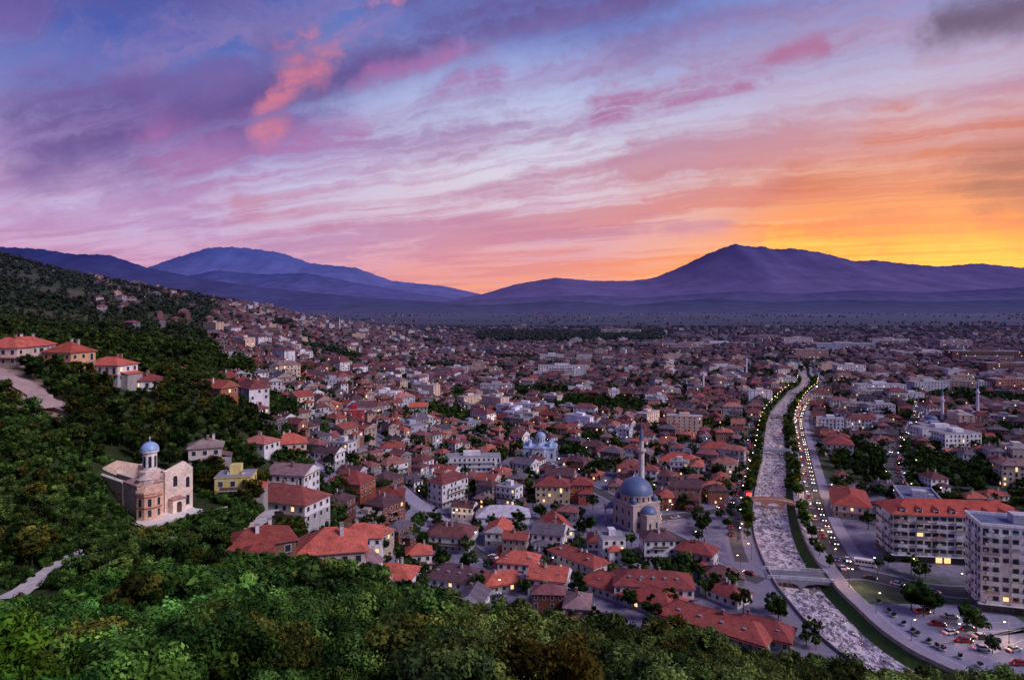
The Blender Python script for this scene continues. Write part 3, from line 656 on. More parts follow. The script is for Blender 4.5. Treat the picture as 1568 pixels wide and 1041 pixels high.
# ------------------------------------------------------------------ right-hand buildings
def slab(w, d, floors, wall, roof=None, balc=True, fh=3.1, band=None, seed=1):
    rng = random.Random(seed); mb = MB(); x, y = w/2, d/2; h = floors*fh
    mb.box(-x, x, -y, y, -1, h, WALL, wall, top=(WALL, S(110,120,150)))
    mb.box(-x-.06, x+.06, -y-.06, y+.06, -1, 2.9, WALL, S(90,85,95))
    for i in range(int(w/3)): mb.box(-x+i*3+.3, -x+i*3+2.6, -y-.12, -y-.07, .3, 2.6, LIT if rng.random() < .12 else GLASS, GL)
    mb.box(-x-1.2, x+1.2, -y-2, -y-.08, 3.0, 3.15, WALL, S(200,200,210), bottom=True)
    for (a, b, c, e) in ((-x,-y,x,-y),(x,-y,x,y),(x,y,-x,y),(-x,y,-x,-y)):
        windows(mb, a*1.003, b*1.005, c*1.003, e*1.005, fh, floors-1, fh, rng, 0, dens=1.0, ww=1.6 if not roof else 2.1, litp=.015, frame=(.5,.5,.55))
    for f in range(1, floors):
        mb.box(-x-.08, x+.08, -y-.08, y+.08, f*fh-.12, f*fh+.08, WALL, band or tuple(c*.85 for c in wall))
        if balc:
            for k in range(max(1, int(w/7))):
                c = -x+3+k*7; mb.box(c-1.9, c+1.9, -y-1.4, -y-.1, f*fh, f*fh+.15, WALL, (.75,.75,.78), bottom=True)
                mb.box(c-1.9, c+1.9, -y-1.4, -y-1.3, f*fh+.15, f*fh+1.1, WALL, rng.choice([(.7,.7,.74),(.35,.3,.32),(.6,.6,.66)]))
                for sx in (-1.9, 1.82): mb.box(c+sx, c+sx+.08, -y-1.3, -y-.1, f*fh+.15, f*fh+1.1, WALL, (.6,.6,.65))
                if rng.random() < .35: mb.box(c-1.5, c+.2, -y-1.1, -y-1.05, f*fh+1.15, f*fh+1.7, WALL, rng.choice([(.6,.15,.12),(.15,.25,.5),(.7,.65,.4)]))
            for k in range(max(1, int(d/6))):
                c = -y+3+k*6; mb.box(-x-1.3, -x-.1, c-1.6, c+1.6, f*fh, f*fh+.15, WALL, (.75,.75,.78), bottom=True)
                mb.box(-x-1.3, -x-1.2, c-1.6, c+1.6, f*fh+.15, f*fh+1.1, WALL, (.66,.66,.7))
            mb.box(-x+.8+f % 3, -x+1.6+f % 3, -y-.5, -y-.1, f*fh+1.2, f*fh+1.8, WALL, (.8,.8,.8), bottom=True)
    if roof:
        hip(mb, -x, x, -y, y, h, .42, roof, 'hip', .9)
        for k in range(int(w/6)):
            c = -x+4+k*6; mb.box(c-1, c+1, -y+.6, -y+3.4, h-.2, h+1.7, WALL, wall); mb.box(c-.7, c+.7, -y+.52, -y+.59, h+.4, h+1.4, GLASS, GL)
            mb.f([(c-1.2,-y+.3,h+1.71),(c,-y+.3,h+2.5),(c,-y+5,h+2.5),(c-1.2,-y+5,h+1.71)], ROOF, roof); mb.f([(c,-y+.3,h+2.5),(c+1.2,-y+.3,h+1.71),(c+1.2,-y+5,h+1.71),(c,-y+5,h+2.5)], ROOF, roof)
    else:
        mb.box(-x-.25, x+.25, -y-.25, -y+.1, h, h+.9, WALL, wall); mb.box(-x-.25, x+.25, y-.1, y+.25, h, h+.9, WALL, wall)
        mb.box(-x-.25, -x+.1, -y+.1, y-.1, h, h+.9, WALL, wall); mb.box(x-.1, x+.25, -y+.1, y-.1, h, h+.9, WALL, wall)
        mb.box(-3, 3, -2, 3, h+.01, h+2.8, WALL, S(205,205,215)); mb.box(4, 6, -1, 1, h+.01, h+1.3, WALL, (.5,.5,.52)); mb.bar((5,3,h), (5,3,h+4), .06, .04, 4, METAL, (.3,.3,.3))
    return mb.arr()
obj('apartment_tower', mk(slab(28, 14, 9, S(240,242,248)), 'apartment_tower'), (168, 225, 0), math.radians(-16))
obj('hotel_building', mk(slab(50, 17, 6, S(240,240,246), S(188,90,76), True, seed=3, band=S(200,130,120)), 'hotel_building'), (174, 270, 0), math.radians(-8))
obj('office_building', mk(slab(16, 30, 3, S(205,205,218), None, False, seed=5), 'office_building'), (192, 322, 0), math.radians(-20))

# ------------------------------------------------------------------ bridges
def bridge(name, y, wd, hump, col, rail, arches):
    i = ridx(y); c = river[i]; nrm = RNu[i]; k_ = RW[i, 0]; E = empty(name, (c[0]+nrm[0]*1.8*k_, c[1]+nrm[1]*1.8*k_, 0), math.atan2(nrm[1], nrm[0])); L = 13.2*k_
    mb = MB(); N = 48; top = lambda x: .25+hump*(1-(x/L)**2)
    def bot(x):
        k = 2*L/arches; t = ((x+L) % k)/k*2-1
        return min(top(x)-.5, -2.4+(1.7+hump)*math.sqrt(max(0, 1-(t*1.12)**2))) if abs(t) < .88 else -3.6
    xs = [-L+2*L*j/N for j in range(N+1)]
    for a, b in zip(xs[:-1], xs[1:]):
        xm = (a+b)/2; ba = bb = bot(xm)
        for yy in (-wd/2, wd/2): mb.f([(a,yy,ba),(b,yy,bb),(b,yy,top(b)),(a,yy,top(a))], STONE, col)
        mb.f([(a,-wd/2,ba),(b,-wd/2,bb),(b,wd/2,bb),(a,wd/2,ba)], STONE, col)
        mb.f([(a,-wd/2,top(a)),(b,-wd/2,top(b)),(b,wd/2,top(b)),(a,wd/2,top(a))], PAVE, S(120,118,130) if rail else S(180,165,165))
    obj('deck_and_arches', mk(mb.arr(), 'deck'), parent=E)
    mb = MB()
    for sg in (-1, 1):
        yy = sg*(wd/2-.15)
        for a, b in zip(xs[:-1], xs[1:]):
            if rail:
                for zr, rr_ in ((1.3, .12), (.7, .06), (.3, .06)): mb.bar((a,yy,top(a)+zr), (b,yy,top(b)+zr), rr_, rr_, 4, WALL, (.75,.78,.88))
                mb.bar((a,yy,top(a)), (a,yy,top(a)+1.3), .08, .08, 4, WALL, (.75,.78,.88))
            else:
                for y2 in (yy-.15, yy+.15): mb.f([(a,y2,top(a)),(b,y2,top(b)),(b,y2,top(b)+.8),(a,y2,top(a)+.8)], STONE, col)
                mb.f([(a,yy-.15,top(a)+.8),(b,yy-.15,top(b)+.8),(b,yy+.15,top(b)+.8),(a,yy+.15,top(a)+.8)], STONE, col)
    obj('parapets', mk(mb.arr(), 'parapets'), parent=E); return E
bridge('road_bridge', 250, 9, .15, S(150,148,160), True, 2)
bridge('stone_arch_bridge', 343, 5, 1.3, S(225,165,130), False, 3)
bridge('footbridge', 464, 4, .3, S(190,185,190), True, 2)
bridge('road_bridge', 610, 8, .2, S(170,165,170), True, 2)
bridge('footbridge', 760, 5, .2, S(170,165,170), True, 2)

# ------------------------------------------------------------------ trees
def tree_arr(seed, H, cr, cz, ch, nl, ls, ncl, trunk=True, spread=1.0, base=((.045,.085,.022), (.08,.13,.03), (.018,.042,.014))):
    rg = np.random.default_rng(seed); mb = MB(); rr = random.Random(seed)
    if trunk:
        pz = 0; px = py = 0; r = H*.028
        for i in range(5):
            nx_, ny_, nz_ = px+rr.uniform(-.1, .1), py+rr.uniform(-.1, .1), pz+H*.14; mb.bar((px,py,pz-(1 if i == 0 else 0)), (nx_,ny_,nz_), r, r*.8, 6, 1, (1,1,1)); px, py, pz = nx_, ny_, nz_; r *= .8
            if i > 0:
                for _ in range(2):
                    a = rr.uniform(0, 6.28); mb.bar((px,py,pz), (px+math.cos(a)*cr*.6, py+math.sin(a)*cr*.6, pz+H*.16), r*.6, r*.15, 4, 1, (1,1,1))
        V0, K0, M0, C0 = mb.arr()
    d = rg.normal(size=(ncl, 3)); d /= np.linalg.norm(d, axis=1)[:, None]; rad = rg.uniform(.3, 1.15, (ncl, 1))**.6
    cc = d*rad*np.array([cr, cr, ch])*.84*spread; cc[:, 2] += cz
    cs = rg.uniform(.14, .38, ncl)*cr; ci = rg.integers(0, ncl, nl)
    off = rg.normal(size=(nl, 3)); off /= np.linalg.norm(off, axis=1)[:, None]; off *= rg.uniform(.5, 1.15, (nl, 1))
    p = cc[ci]+off*cs[ci][:, None]*np.array([1, 1, .75])
    nrm = off+rg.normal(size=(nl, 3))*.55+np.array([0, 0, .45]); nrm /= np.linalg.norm(nrm, axis=1)[:, None]
    ref = rg.normal(size=(nl, 3)); a = np.cross(nrm, ref); a /= np.linalg.norm(a, axis=1)[:, None]; b = np.cross(nrm, a)
    sz = (ls*rg.uniform(.6, 1.3, nl))[:, None]
    V = np.stack([p-a*sz, p-b*sz*.5+nrm*sz*.12, p+a*sz, p+b*sz*.5+nrm*sz*.12], 1).reshape(-1, 3)
    bc = np.array(base); cb = bc[rg.choice(3, ncl, p=[.5, .25, .25])]*rg.uniform(.6, 1.4, (ncl, 1))
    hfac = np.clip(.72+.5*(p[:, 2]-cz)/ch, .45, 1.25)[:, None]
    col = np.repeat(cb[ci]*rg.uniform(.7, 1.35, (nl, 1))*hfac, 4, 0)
    if not trunk: return (V, np.full(nl, 4), np.zeros(nl, int), col)
    return (np.vstack([V0, V]), np.concatenate([K0, np.full(nl, 4)]), np.concatenate([M0, np.zeros(nl, int)]), np.vstack([C0*1.0, col]))
LM = [M_leaf, M_bark]
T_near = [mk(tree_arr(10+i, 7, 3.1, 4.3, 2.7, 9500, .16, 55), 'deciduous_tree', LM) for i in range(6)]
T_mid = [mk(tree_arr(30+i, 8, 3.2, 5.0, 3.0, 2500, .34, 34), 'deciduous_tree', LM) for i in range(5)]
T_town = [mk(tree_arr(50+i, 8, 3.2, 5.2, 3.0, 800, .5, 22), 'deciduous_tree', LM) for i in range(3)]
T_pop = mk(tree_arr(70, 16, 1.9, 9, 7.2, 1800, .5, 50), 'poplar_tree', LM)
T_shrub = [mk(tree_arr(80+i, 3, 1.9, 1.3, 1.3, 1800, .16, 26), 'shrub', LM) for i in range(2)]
A_far = [tree_arr(90+i, 8, 4, 4.5, 3.2, 70, 1.5, 10, trunk=False) for i in range(4)]
def tree(name, me, x, y, z, s, c, parent=None, sz=None):
    o = obj(name, me, (x, y, z), R.uniform(0, 6.28), (s*R.uniform(.9, 1.1), s*R.uniform(.9, 1.1), sz or s), parent); o.color = (*c, 1); return o
pd = lambda x, y: np.min((path_s[:, 0]-x)**2+(path_s[:, 1]-y)**2)
hd = lambda x, y: np.min((hill_p[:, 0]-x)**2+(hill_p[:, 1]-y)**2)
def canopy_cap(X, y):
    """height limit, from image pixels, for the top of the wood on the slope below the viewpoint"""
    v = np.interp(X*F+CU, [0,60,115,180,300,400,450,600,700,800,950,1050,1150,1250,1450,1568], [912,905,885,862,846,838,832,872,898,912,938,948,982,1008,1028,1030])  # treetop outline in image pixels; trees are shortened to stay under it
    return CAMZ-(v-HZ)/F*y
E = empty('foreground_woodland'); cnt = 0
for y in np.arange(22, 205, 4.2):
    for x in np.arange(-.9*y-10, .9*y+10, 4.4 if y > 60 else 3.8):
        x_ = x+R.uniform(-1.9, 1.9); y_ = y+R.uniform(-1.9, 1.9); X = x_/y_
        if y_ > foot(X)-2: continue
        if math.hypot(x_, y_) < 30 or y_ < 25: continue
        if pd(x_, y_) < 9: continue
        if R.random() < .08: continue
        z = tz(x_, y_)-.4; near_ = y_ < 75
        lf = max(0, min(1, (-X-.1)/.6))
        c = (1.3+.5*lf*R.random(), 1.35+.8*lf, 1.25+.2*lf)  # floodlit glow put into the leaf colour, stronger towards the left
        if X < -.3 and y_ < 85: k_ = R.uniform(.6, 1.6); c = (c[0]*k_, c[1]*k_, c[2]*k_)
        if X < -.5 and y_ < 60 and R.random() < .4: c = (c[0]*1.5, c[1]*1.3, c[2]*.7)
        if R.random() < .14: c = (2.2, 1.3, 1.0)
        if X > -.1: k_ = R.uniform(.8, 1.7); c = (c[0]*1.35*k_, c[1]*1.02*k_, c[2]*1.1*k_)
        c = (min(c[0], 2.7), min(c[1], 3.1), min(c[2], 2.2))
        s = R.uniform(.5, 1.35)*(.88 if y_ < 40 else 1); H = 7.2 if near_ else 8.3
        cap = (canopy_cap(X, y_)+R.uniform(-3.0, .6)-z)/H
        s = min(s, cap)
        if s < .22: continue
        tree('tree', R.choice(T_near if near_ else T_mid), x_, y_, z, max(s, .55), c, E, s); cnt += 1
        if near_ and R.random() < .35: tree('shrub', R.choice(T_shrub), x_+2, y_+1.5, tz(x_+2, y_+1.5)-.2, R.uniform(.6, 1.2), (1.7, 1.3, 1.0), E)
E = empty('hillside_woodland')
for y in np.arange(112, 300, 4.5):
    for x in np.arange(-.95*y, -.28*y, 4.7):
        x_ = x+R.uniform(-1.8, 1.8); y_ = y+R.uniform(-1.8, 1.8); X = x_/y_
        if y_ < foot(X)+1 and X > -.42: continue
        if y_ > 190 and X > town_limit(y_)-.02: continue
        if pd(x_, y_) < 16: continue
        lx, ly = chl_local(x_, y_)
        if -22 < lx < 20 and -11 < ly < 15: continue
        if -4 < x_-cx_ < 24 and -30 < y_-cy_ < 0: continue
        if hd(x_, y_) < 26 or hd(x_-2.5, y_+4) < 20 or hd(x_-5, y_+9) < 20: continue
        if ((TK[:, 0]-x_)**2+(TK[:, 1]-y_)**2 < (TK[:, 2]*.8+1)**2).any() or ((TK[:, 0]-x_)**2+(TK[:, 1]-10-y_)**2 < (TK[:, 2]*.8)**2).any(): continue
        if R.random() < .05: continue
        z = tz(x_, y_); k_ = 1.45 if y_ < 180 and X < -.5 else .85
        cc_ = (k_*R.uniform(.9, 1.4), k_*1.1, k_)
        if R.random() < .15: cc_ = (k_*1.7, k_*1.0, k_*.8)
        near_ch = math.hypot(x_-cx_, y_-cy_) < 32 and y_ < cy_+8
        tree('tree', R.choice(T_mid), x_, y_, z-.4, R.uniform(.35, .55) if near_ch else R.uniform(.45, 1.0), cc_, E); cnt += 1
for _ in range(2600):
    x_ = R.uniform(-128, -42); y_ = R.uniform(108, 185); lx, ly = chl_local(x_, y_)
    if pd(x_, y_) < 6 or (-20.5 < lx < 15 and -9 < ly < 13) or (x_/y_ > -.37) or (x_/y_ > -.6 and y_ < foot(x_/y_)): continue
    k_ = R.uniform(.7, 1.6)
    tree('shrub', R.choice(T_shrub), x_, y_, tz(x_, y_)-.1, R.uniform(.35, 1.0), (1.2*k_, 1.35*k_, 1.0*k_), E)
E = empty('town_trees')
for (x, y, z, k) in [t_ for t_ in tree_spots if t_[1] < 700]:
    for _ in range(3):
        a, b = x+R.uniform(-6, 6), y+R.uniform(-6, 6)
        if abs(rdist(a, b)[0]) < 16: continue
        tree('tree', R.choice(T_town), a, b, tz(a, b), R.uniform(.6, 1.25), (.95, .95, .9), E); cnt += 1
for _ in range(5200):
    y = R.uniform(195, 680); x = R.uniform(-.42, .8)*y; X = x/y
    if y < foot(X)+4 or X < town_limit(y) or -13 < rdist(x, y)[0] < 38 or not free(x, y, -1) or (x > 95 and y < 240): continue
    if greenness(x, y) < .0 and R.random() < .45: continue
    if np.min((spts[:, 0]-x)**2+(spts[:, 1]-y)**2) < 20: continue
    if R.random() < .88: tree('tree', R.choice(T_town), x, y, tz(x, y), R.uniform(.5, 1.05), (.9, .92, .88), E); cnt += 1
items = []; pend = []
for (x, y, z, k) in [t_ for t_ in tree_spots if t_[1] >= 700]:
    for _ in range(2 if not k else 3): pend.append((x+R.uniform(-8, 8), y+R.uniform(-8, 8), R.uniform(.8, 1.4)*(1.6 if k else 1)))
for _ in range(8000): y = R.uniform(660, 2400); pend.append((R.uniform(-.42, .8)*y, y, R.uniform(.7, 1.15)))
for _ in range(5600):
    y = 300*math.exp(R.random()*1.75); X = R.uniform(-.85, town_limit(y)+.02); x = X*y
    if y > 380 and math.sin(x*.017+y*.006)*math.sin(y*.02-x*.008+1) > .2 and R.random() < .75: continue
    pend.append((x, y, R.uniform(.5, 1.2)*(1 if y < 900 else 1.3)))
for _ in range(1100):
    y = R.uniform(2600, 7000); X = R.uniform(-.5, .85); x = X*y
    if math.sin(y*.004+math.sin(x*.001))+.5*math.sin(x*.004) < .5: continue
    pend.append((x, y, 1.6))
pe = np.array(pend); zz = TZ(pe[:, 0], pe[:, 1]); dd = np.hypot(pe[:, 0], pe[:, 1])
rdd = rdist(pe[:, 0], pe[:, 1])
for (x, y, s), z, D, rr in zip(pend, zz, dd, rdd):
    if y < 1000 and -14 < rr < 36: continue
    h_ = (1-math.exp(-max(0, D-600)/2000))*.95  # share of distance haze mixed into the leaf colour
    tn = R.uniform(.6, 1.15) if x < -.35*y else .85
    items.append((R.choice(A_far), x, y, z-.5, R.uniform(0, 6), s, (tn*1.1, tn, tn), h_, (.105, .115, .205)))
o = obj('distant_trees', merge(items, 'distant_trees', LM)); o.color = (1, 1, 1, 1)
for s, y0, y1, st_ in ((16.5, 262, 900, 2), (-12.5, 296, 900, 2), (11.3, 372, 900, 3)):
    for i in range(ridx(y0), ridx(y1), st_):
        p = river[i]+RN[i]*(s+R.uniform(-.8, .8))
        if min(abs(river[i][1]-b) for b in (250, 343, 464, 610, 760)) < 6 or R.random() < .15: continue
        tree('riverside_tree', R.choice(T_mid if p[1] < 400 else T_town), p[0], p[1], 0 if s != 11.3 else -1.6, R.uniform(.6, 1.0), (1.9, 1.35, .8) if R.random() < .35 else (1.1, 1.15, .85))
for u, v in ((1325,740),(1340,742),(1352,738),(1335,730)):
    x, y, z = site(u, v); tree('poplar_tree', T_pop, x, y, z, R.uniform(.85, 1.1), (.8, .9, .85))
for u, v, s in ((1395,935,1.1),(1415,945,1.15),(1408,925,1.0),(1430,940,.9),(1495,975,1.1),(1480,960,.9),(625,845,1.2),(640,850,1.2),(960,868,.9),(880,700,1.3),(865,705,1.4),(895,710,1.3),(1100,735,1.2),(905,815,.9),(1050,885,.8),(1520,1003,.7),(965,935,.9),(1025,935,.9)):
    x, y, z = site(u, v); tree('deciduous_tree', R.choice(T_mid), x, y, z, s, (.8, 1.0, .9))

# ------------------------------------------------------------------ lamps, cars
mb = MB(); mb.lathe(0, 0, [(.16, 0), (.13, .5), (.07, .6), (.05, 6.2)], 8, METAL, (.1,.1,.1)); mb.bar((0,0,6.1), (1.1,0,6.5), .04, .04, 5, METAL, (.1,.1,.1))
mb.lathe(1.15, 0, [(0, 6.2), (.26, 6.28), (.3, 6.42)], 10, LAMP, (1,1,1)); mb.lathe(1.15, 0, [(.32, 6.42), (.2, 6.6), (0, 6.66)], 10, METAL, (.1,.1,.1))
lamp_me = mk(mb.arr(), 'street_lamp')
def lampat(x, y, rot, light=0, z=.15):
    o = obj('street_lamp', lamp_me, (x, y, z), rot)
    if light:
        ld = bpy.data.lights.new('bulb', 'POINT'); ld.energy = light; ld.color = (1, .58, .26); ld.shadow_soft_size = .3
        L = bpy.data.objects.new('bulb', ld); COL.objects.link(L); L.parent = o; L.location = (1.15, 0, 5.9)
k = 0
for i in range(ridx(200), ridx(900), 7):
    p = river[i]; nn = RN[i]; a = math.atan2(nn[1], nn[0]); k += 1
    q1 = p+nn*19.4; lampat(q1[0], q1[1], a, (2800 if p[1] > 255 else 600) if k % 3 == 0 else 0)
    if p[1] > 262: q2 = p-nn*14.5; lampat(q2[0], q2[1], a+math.pi, 1500 if k % 5 == 0 else 0)
for u, v, e in ((1545,985,2800),(1462,985,500),(1300,900,1000),(1130,830,0),(800,880,900),(700,800,800),(1020,800,900),(880,760,0),(1270,760,1500),(1400,880,1200),(930,650,0),(640,690,0),(560,720,900),(760,660,900),(1000,760,0),(470,740,0),(900,700,0),(1150,720,0),(1400,720,1500)):
    x, y, z = site(u, v); lampat(x, y, R.uniform(0, 6), e, z)
for p, w in street_paths:
    for i in range(4, len(p), 9): lampat(p[i][0]+w/2+.5, p[i][1], 3.14, 0, tz(*p[i]))
def car(col, L=4.3, W=1.75, van=False):
    mb = MB()
    prof = [(-.5,.32),(-.5,.75),(-.42,.9),(-.36,.95),(-.22,1.42),(.1,1.45),(.27,.98),(.45,.86),(.5,.7),(.5,.32)] if not van else [(-.5,.4),(-.5,2.5),(-.47,2.7),(.42,2.7),(.47,1.6),(.5,1.2),(.5,.4)]
    pr = [(a*L, b) for a, b in prof]; w = W/2
    for (a, za), (b, zb) in zip(pr, pr[1:]+pr[:1]):
        glass = (not van and min(za, zb) > .9 and abs(za-zb) > .3) or (van and za > 1.1 and zb > 1.1 and a > .4*L)
        ta = .84 if za > 1.2 and not van else 1; tb = .84 if zb > 1.2 and not van else 1
        mb.f([(a,-w*ta,za),(b,-w*tb,zb),(b,w*tb,zb),(a,w*ta,za)], 1 if glass else 0, (.03,.03,.04) if glass else col)
    for sg in (-1, 1):
        low = [p for p in pr if p[1] < 1.2]
        if not van:
            mb.f([(a, sg*w, z) for a, z in low], 0, col)
            mb.f([(pr[3][0],sg*w,.95),(pr[4][0],sg*w*.84,1.42),(pr[5][0],sg*w*.84,1.45),(pr[6][0],sg*w,.98)], 1, (.03,.03,.04))
        else:
            mb.f([(a, sg*w, z) for a, z in pr], 0, col)
            for kx_ in range(6): x0 = -L*.45+kx_*L*.145; mb.f([(x0,sg*(w+.02),1.4),(x0+L*.12,sg*(w+.02),1.4),(x0+L*.12,sg*(w+.02),2.2),(x0,sg*(w+.02),2.2)], 1, (.03,.03,.04))
        for xx in (-.31*L, .31*L):
            n = 12; r = .33
            ring = [(xx+r*math.cos(2*math.pi*i/n), .33+r*math.sin(2*math.pi*i/n)) for i in range(n)]
            mb.f([(a, sg*(w+.03), z) for a, z in ring], 2, (1,1,1))
            for (a, za), (b, zb) in zip(ring, ring[1:]+ring[:1]): mb.f([(a,sg*(w+.03),za),(b,sg*(w+.03),zb),(b,sg*(w-.2),zb),(a,sg*(w-.2),za)], 2, (1,1,1))
        mb.f([(L*.505,sg*w*.55,.6),(L*.505,sg*w*.9,.6),(L*.505,sg*w*.9,.78),(L*.505,sg*w*.55,.78)], 3, (1,1,1))
        mb.f([(-L*.505,sg*w*.6,.65),(-L*.505,sg*w*.92,.65),(-L*.505,sg*w*.92,.85),(-L*.505,sg*w*.6,.85)], 4, (1,1,1))
    return mk(mb.arr(), 'car', [M_carp, M_glass, M_rubber, M_head, M_red])
m, t, o = newmat('car_paint'); principled(t, o, t.attr(), .25, .6); M_carp = m
cars = [car(c) for c in ((.6,.6,.62), (.04,.04,.05), (.3,.31,.34), (.25,.02,.02), (.05,.08,.2), (.75,.75,.75))]
minibus = car((.75,.75,.78), 7.5, 2.2, True)
def carrow(path, off, i0, i1, st_, flip=0, nm='parked_car', p_=.7, z=.1, drape=False, N=None):
    N = normals(path) if N is None else N
    for i in range(i0, min(i1, len(path)-1), st_):
        if R.random() > p_: continue
        a = path[i]+N[i]*off; tdir = math.atan2(N[i][0], -N[i][1])
        obj(nm, R.choice(cars), (a[0], a[1], z+(tz(a[0], a[1]) if drape else 0)), tdir+flip)
carrow(river, 22.6, ridx(262), ridx(800), 3, 0, 'car', .75, .06, N=RN); carrow(river, 27.4, ridx(262), ridx(800), 3, math.pi, 'car', .75, .06, N=RN)
carrow(river, -20.6, ridx(290), ridx(600), 3, 0, 'parked_car', .6, .08, N=RN)
for p, w in street_paths:
    carrow(p, w/2-1, 2, len(p), 3, 0, 'parked_car', .6, .12, True); carrow(p, -w/2+1, 3, len(p), 4, math.pi, 'car', .4, .12, True)
x, y, z = site(1325, 868); obj('minibus', minibus, (x, y, .13), math.radians(-25))
for i in range(12):
    j = ridx(172+i*5); a = river[j]+RN[j]*24; E = empty('planter', (a[0], a[1], .12))
    if i == 0: mb = MB(); mb.lathe(0, 0, [(.9, 0), (1.1, .7), (.95, .7), (.9, .6), (0, .6)], 10, STONE, S(190,185,190)); pl_me = mk(mb.arr(), 'planter')
    obj('pot', pl_me, parent=E); tree('plant', R.choice(T_shrub), 0, 0, .5, .45, (1, 1, .9), E)
    a = river[j]+RN[j]*(44 if i % 2 else 36)
    if a[0] < 150: obj('parked_car', R.choice(cars), (a[0], a[1], .13), R.uniform(-.3, .3))
mb = MB(); mb.box(-1.5, 1.5, -1, 1, 0, 2.6, WALL, white); mb.box(-1.3, 1.3, -1.06, -1.01, .9, 2.2, RED, (1,0,0)); mb.box(-1.8, 1.8, -1.6, 1.3, 2.6, 2.75, WALL, (.4,.05,.05), bottom=True)
i = ridx(349); p = river[i]-RN[i]*13; obj('kiosk', mk(mb.arr(), 'kiosk'), (p[0], p[1], .07), 0)

# ------------------------------------------------------------------ mountains
def mountains(name, prof, d, wid, lo, hi, seed, zs, rough=1.0):
    rg = np.random.default_rng(seed); us = np.array([p[0] for p in prof]); vs = np.array([p[1] for p in prof])
    nx_, ny_ = 500, 44; u = np.linspace(us[0], us[-1], nx_); v = np.interp(u, us, vs)
    kk = np.array([1,2,3,2,1.])/9; v = np.convolve(np.pad(v, 2, 'edge'), kk, 'valid')
    X = (u-CU)/F; ridge = CAMZ+(HZ-v)/F*d
    ph = rg.uniform(0, 6.28, (8, 2)); fr = rg.uniform(.6, 1.5, 8)
    V = []; 
    xx = X*d
    def nz(x, y):
        s = 0
        for i in range(8):
            w_ = 2*math.pi*(2**(i*.7))*fr[i]/(wid*1.3); s = s+np.abs(np.sin(x*w_+ph[i, 0]+.8*np.sin(y*w_*.6+ph[i, 1])))/(1.5**i)
        return s/3
    for j in range(ny_):
        t_ = j/(ny_-1)*1.6
        y = d-wid*(1-t_)
        base = t_**1.25 if t_ <= 1 else 1-(t_-1)*1.0
        env = 4*t_*(1-t_) if t_ < 1 else 0
        z = ridge*base*(1-.42*rough*env*nz(xx, y+0*xx))
        if abs(t_-1) < .03: z = ridge*(1+.006*np.sin(xx/d*310+ph[0, 0])+.004*np.sin(xx/d*730))
        V.append(np.stack([xx, np.full(nx_, y), z-(10 if j == 0 else 0)], 1))
    V = np.vstack(V); I = (np.arange(ny_-1)[:, None]*nx_+np.arange(nx_-1)[None]).ravel()
    me = bpy.data.meshes.new(name); me.from_pydata(V.tolist(), [], np.stack([I, I+1, I+nx_+1, I+nx_], 1).tolist())
    me.polygons.foreach_set('use_smooth', [True]*len(me.polygons))
    m, t, o = newmat(name+'_hazed_forest_slope'); pos = t.pos(); z = t.sep(pos)[2]
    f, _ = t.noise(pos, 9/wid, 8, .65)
    c = t.mix(t.mr(z, 0, zs, 0, 1, False), lo, hi)  # blue aerial haze painted into the slope colour, graded by height
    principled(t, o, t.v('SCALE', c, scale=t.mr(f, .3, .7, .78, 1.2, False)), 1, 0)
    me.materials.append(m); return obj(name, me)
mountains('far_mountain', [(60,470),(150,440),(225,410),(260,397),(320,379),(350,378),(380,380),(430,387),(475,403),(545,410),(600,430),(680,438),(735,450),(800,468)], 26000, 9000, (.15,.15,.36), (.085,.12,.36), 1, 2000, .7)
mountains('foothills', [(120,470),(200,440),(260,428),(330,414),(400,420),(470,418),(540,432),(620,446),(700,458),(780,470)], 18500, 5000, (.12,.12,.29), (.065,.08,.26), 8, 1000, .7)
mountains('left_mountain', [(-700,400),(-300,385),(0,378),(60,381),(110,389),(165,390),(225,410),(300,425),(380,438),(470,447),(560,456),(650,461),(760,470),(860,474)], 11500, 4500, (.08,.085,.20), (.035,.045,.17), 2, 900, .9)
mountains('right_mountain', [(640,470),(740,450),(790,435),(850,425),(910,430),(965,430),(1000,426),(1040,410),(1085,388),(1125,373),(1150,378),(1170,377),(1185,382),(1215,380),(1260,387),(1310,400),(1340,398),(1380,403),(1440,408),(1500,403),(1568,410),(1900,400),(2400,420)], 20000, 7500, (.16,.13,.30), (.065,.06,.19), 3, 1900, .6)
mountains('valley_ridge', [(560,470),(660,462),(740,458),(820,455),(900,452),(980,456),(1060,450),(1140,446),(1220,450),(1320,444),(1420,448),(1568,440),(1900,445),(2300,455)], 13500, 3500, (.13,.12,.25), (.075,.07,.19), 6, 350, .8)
mountains('low_hills', [(400,480),(500,470),(560,463),(640,466),(740,467),(800,464),(850,460),(900,463),(960,468),(1020,462),(1090,457),(1180,462),(1300,459),(1420,462),(1568,459),(1900,455),(2300,460)], 9500, 2500, (.095,.10,.195), (.05,.055,.14), 4, 200, .6)

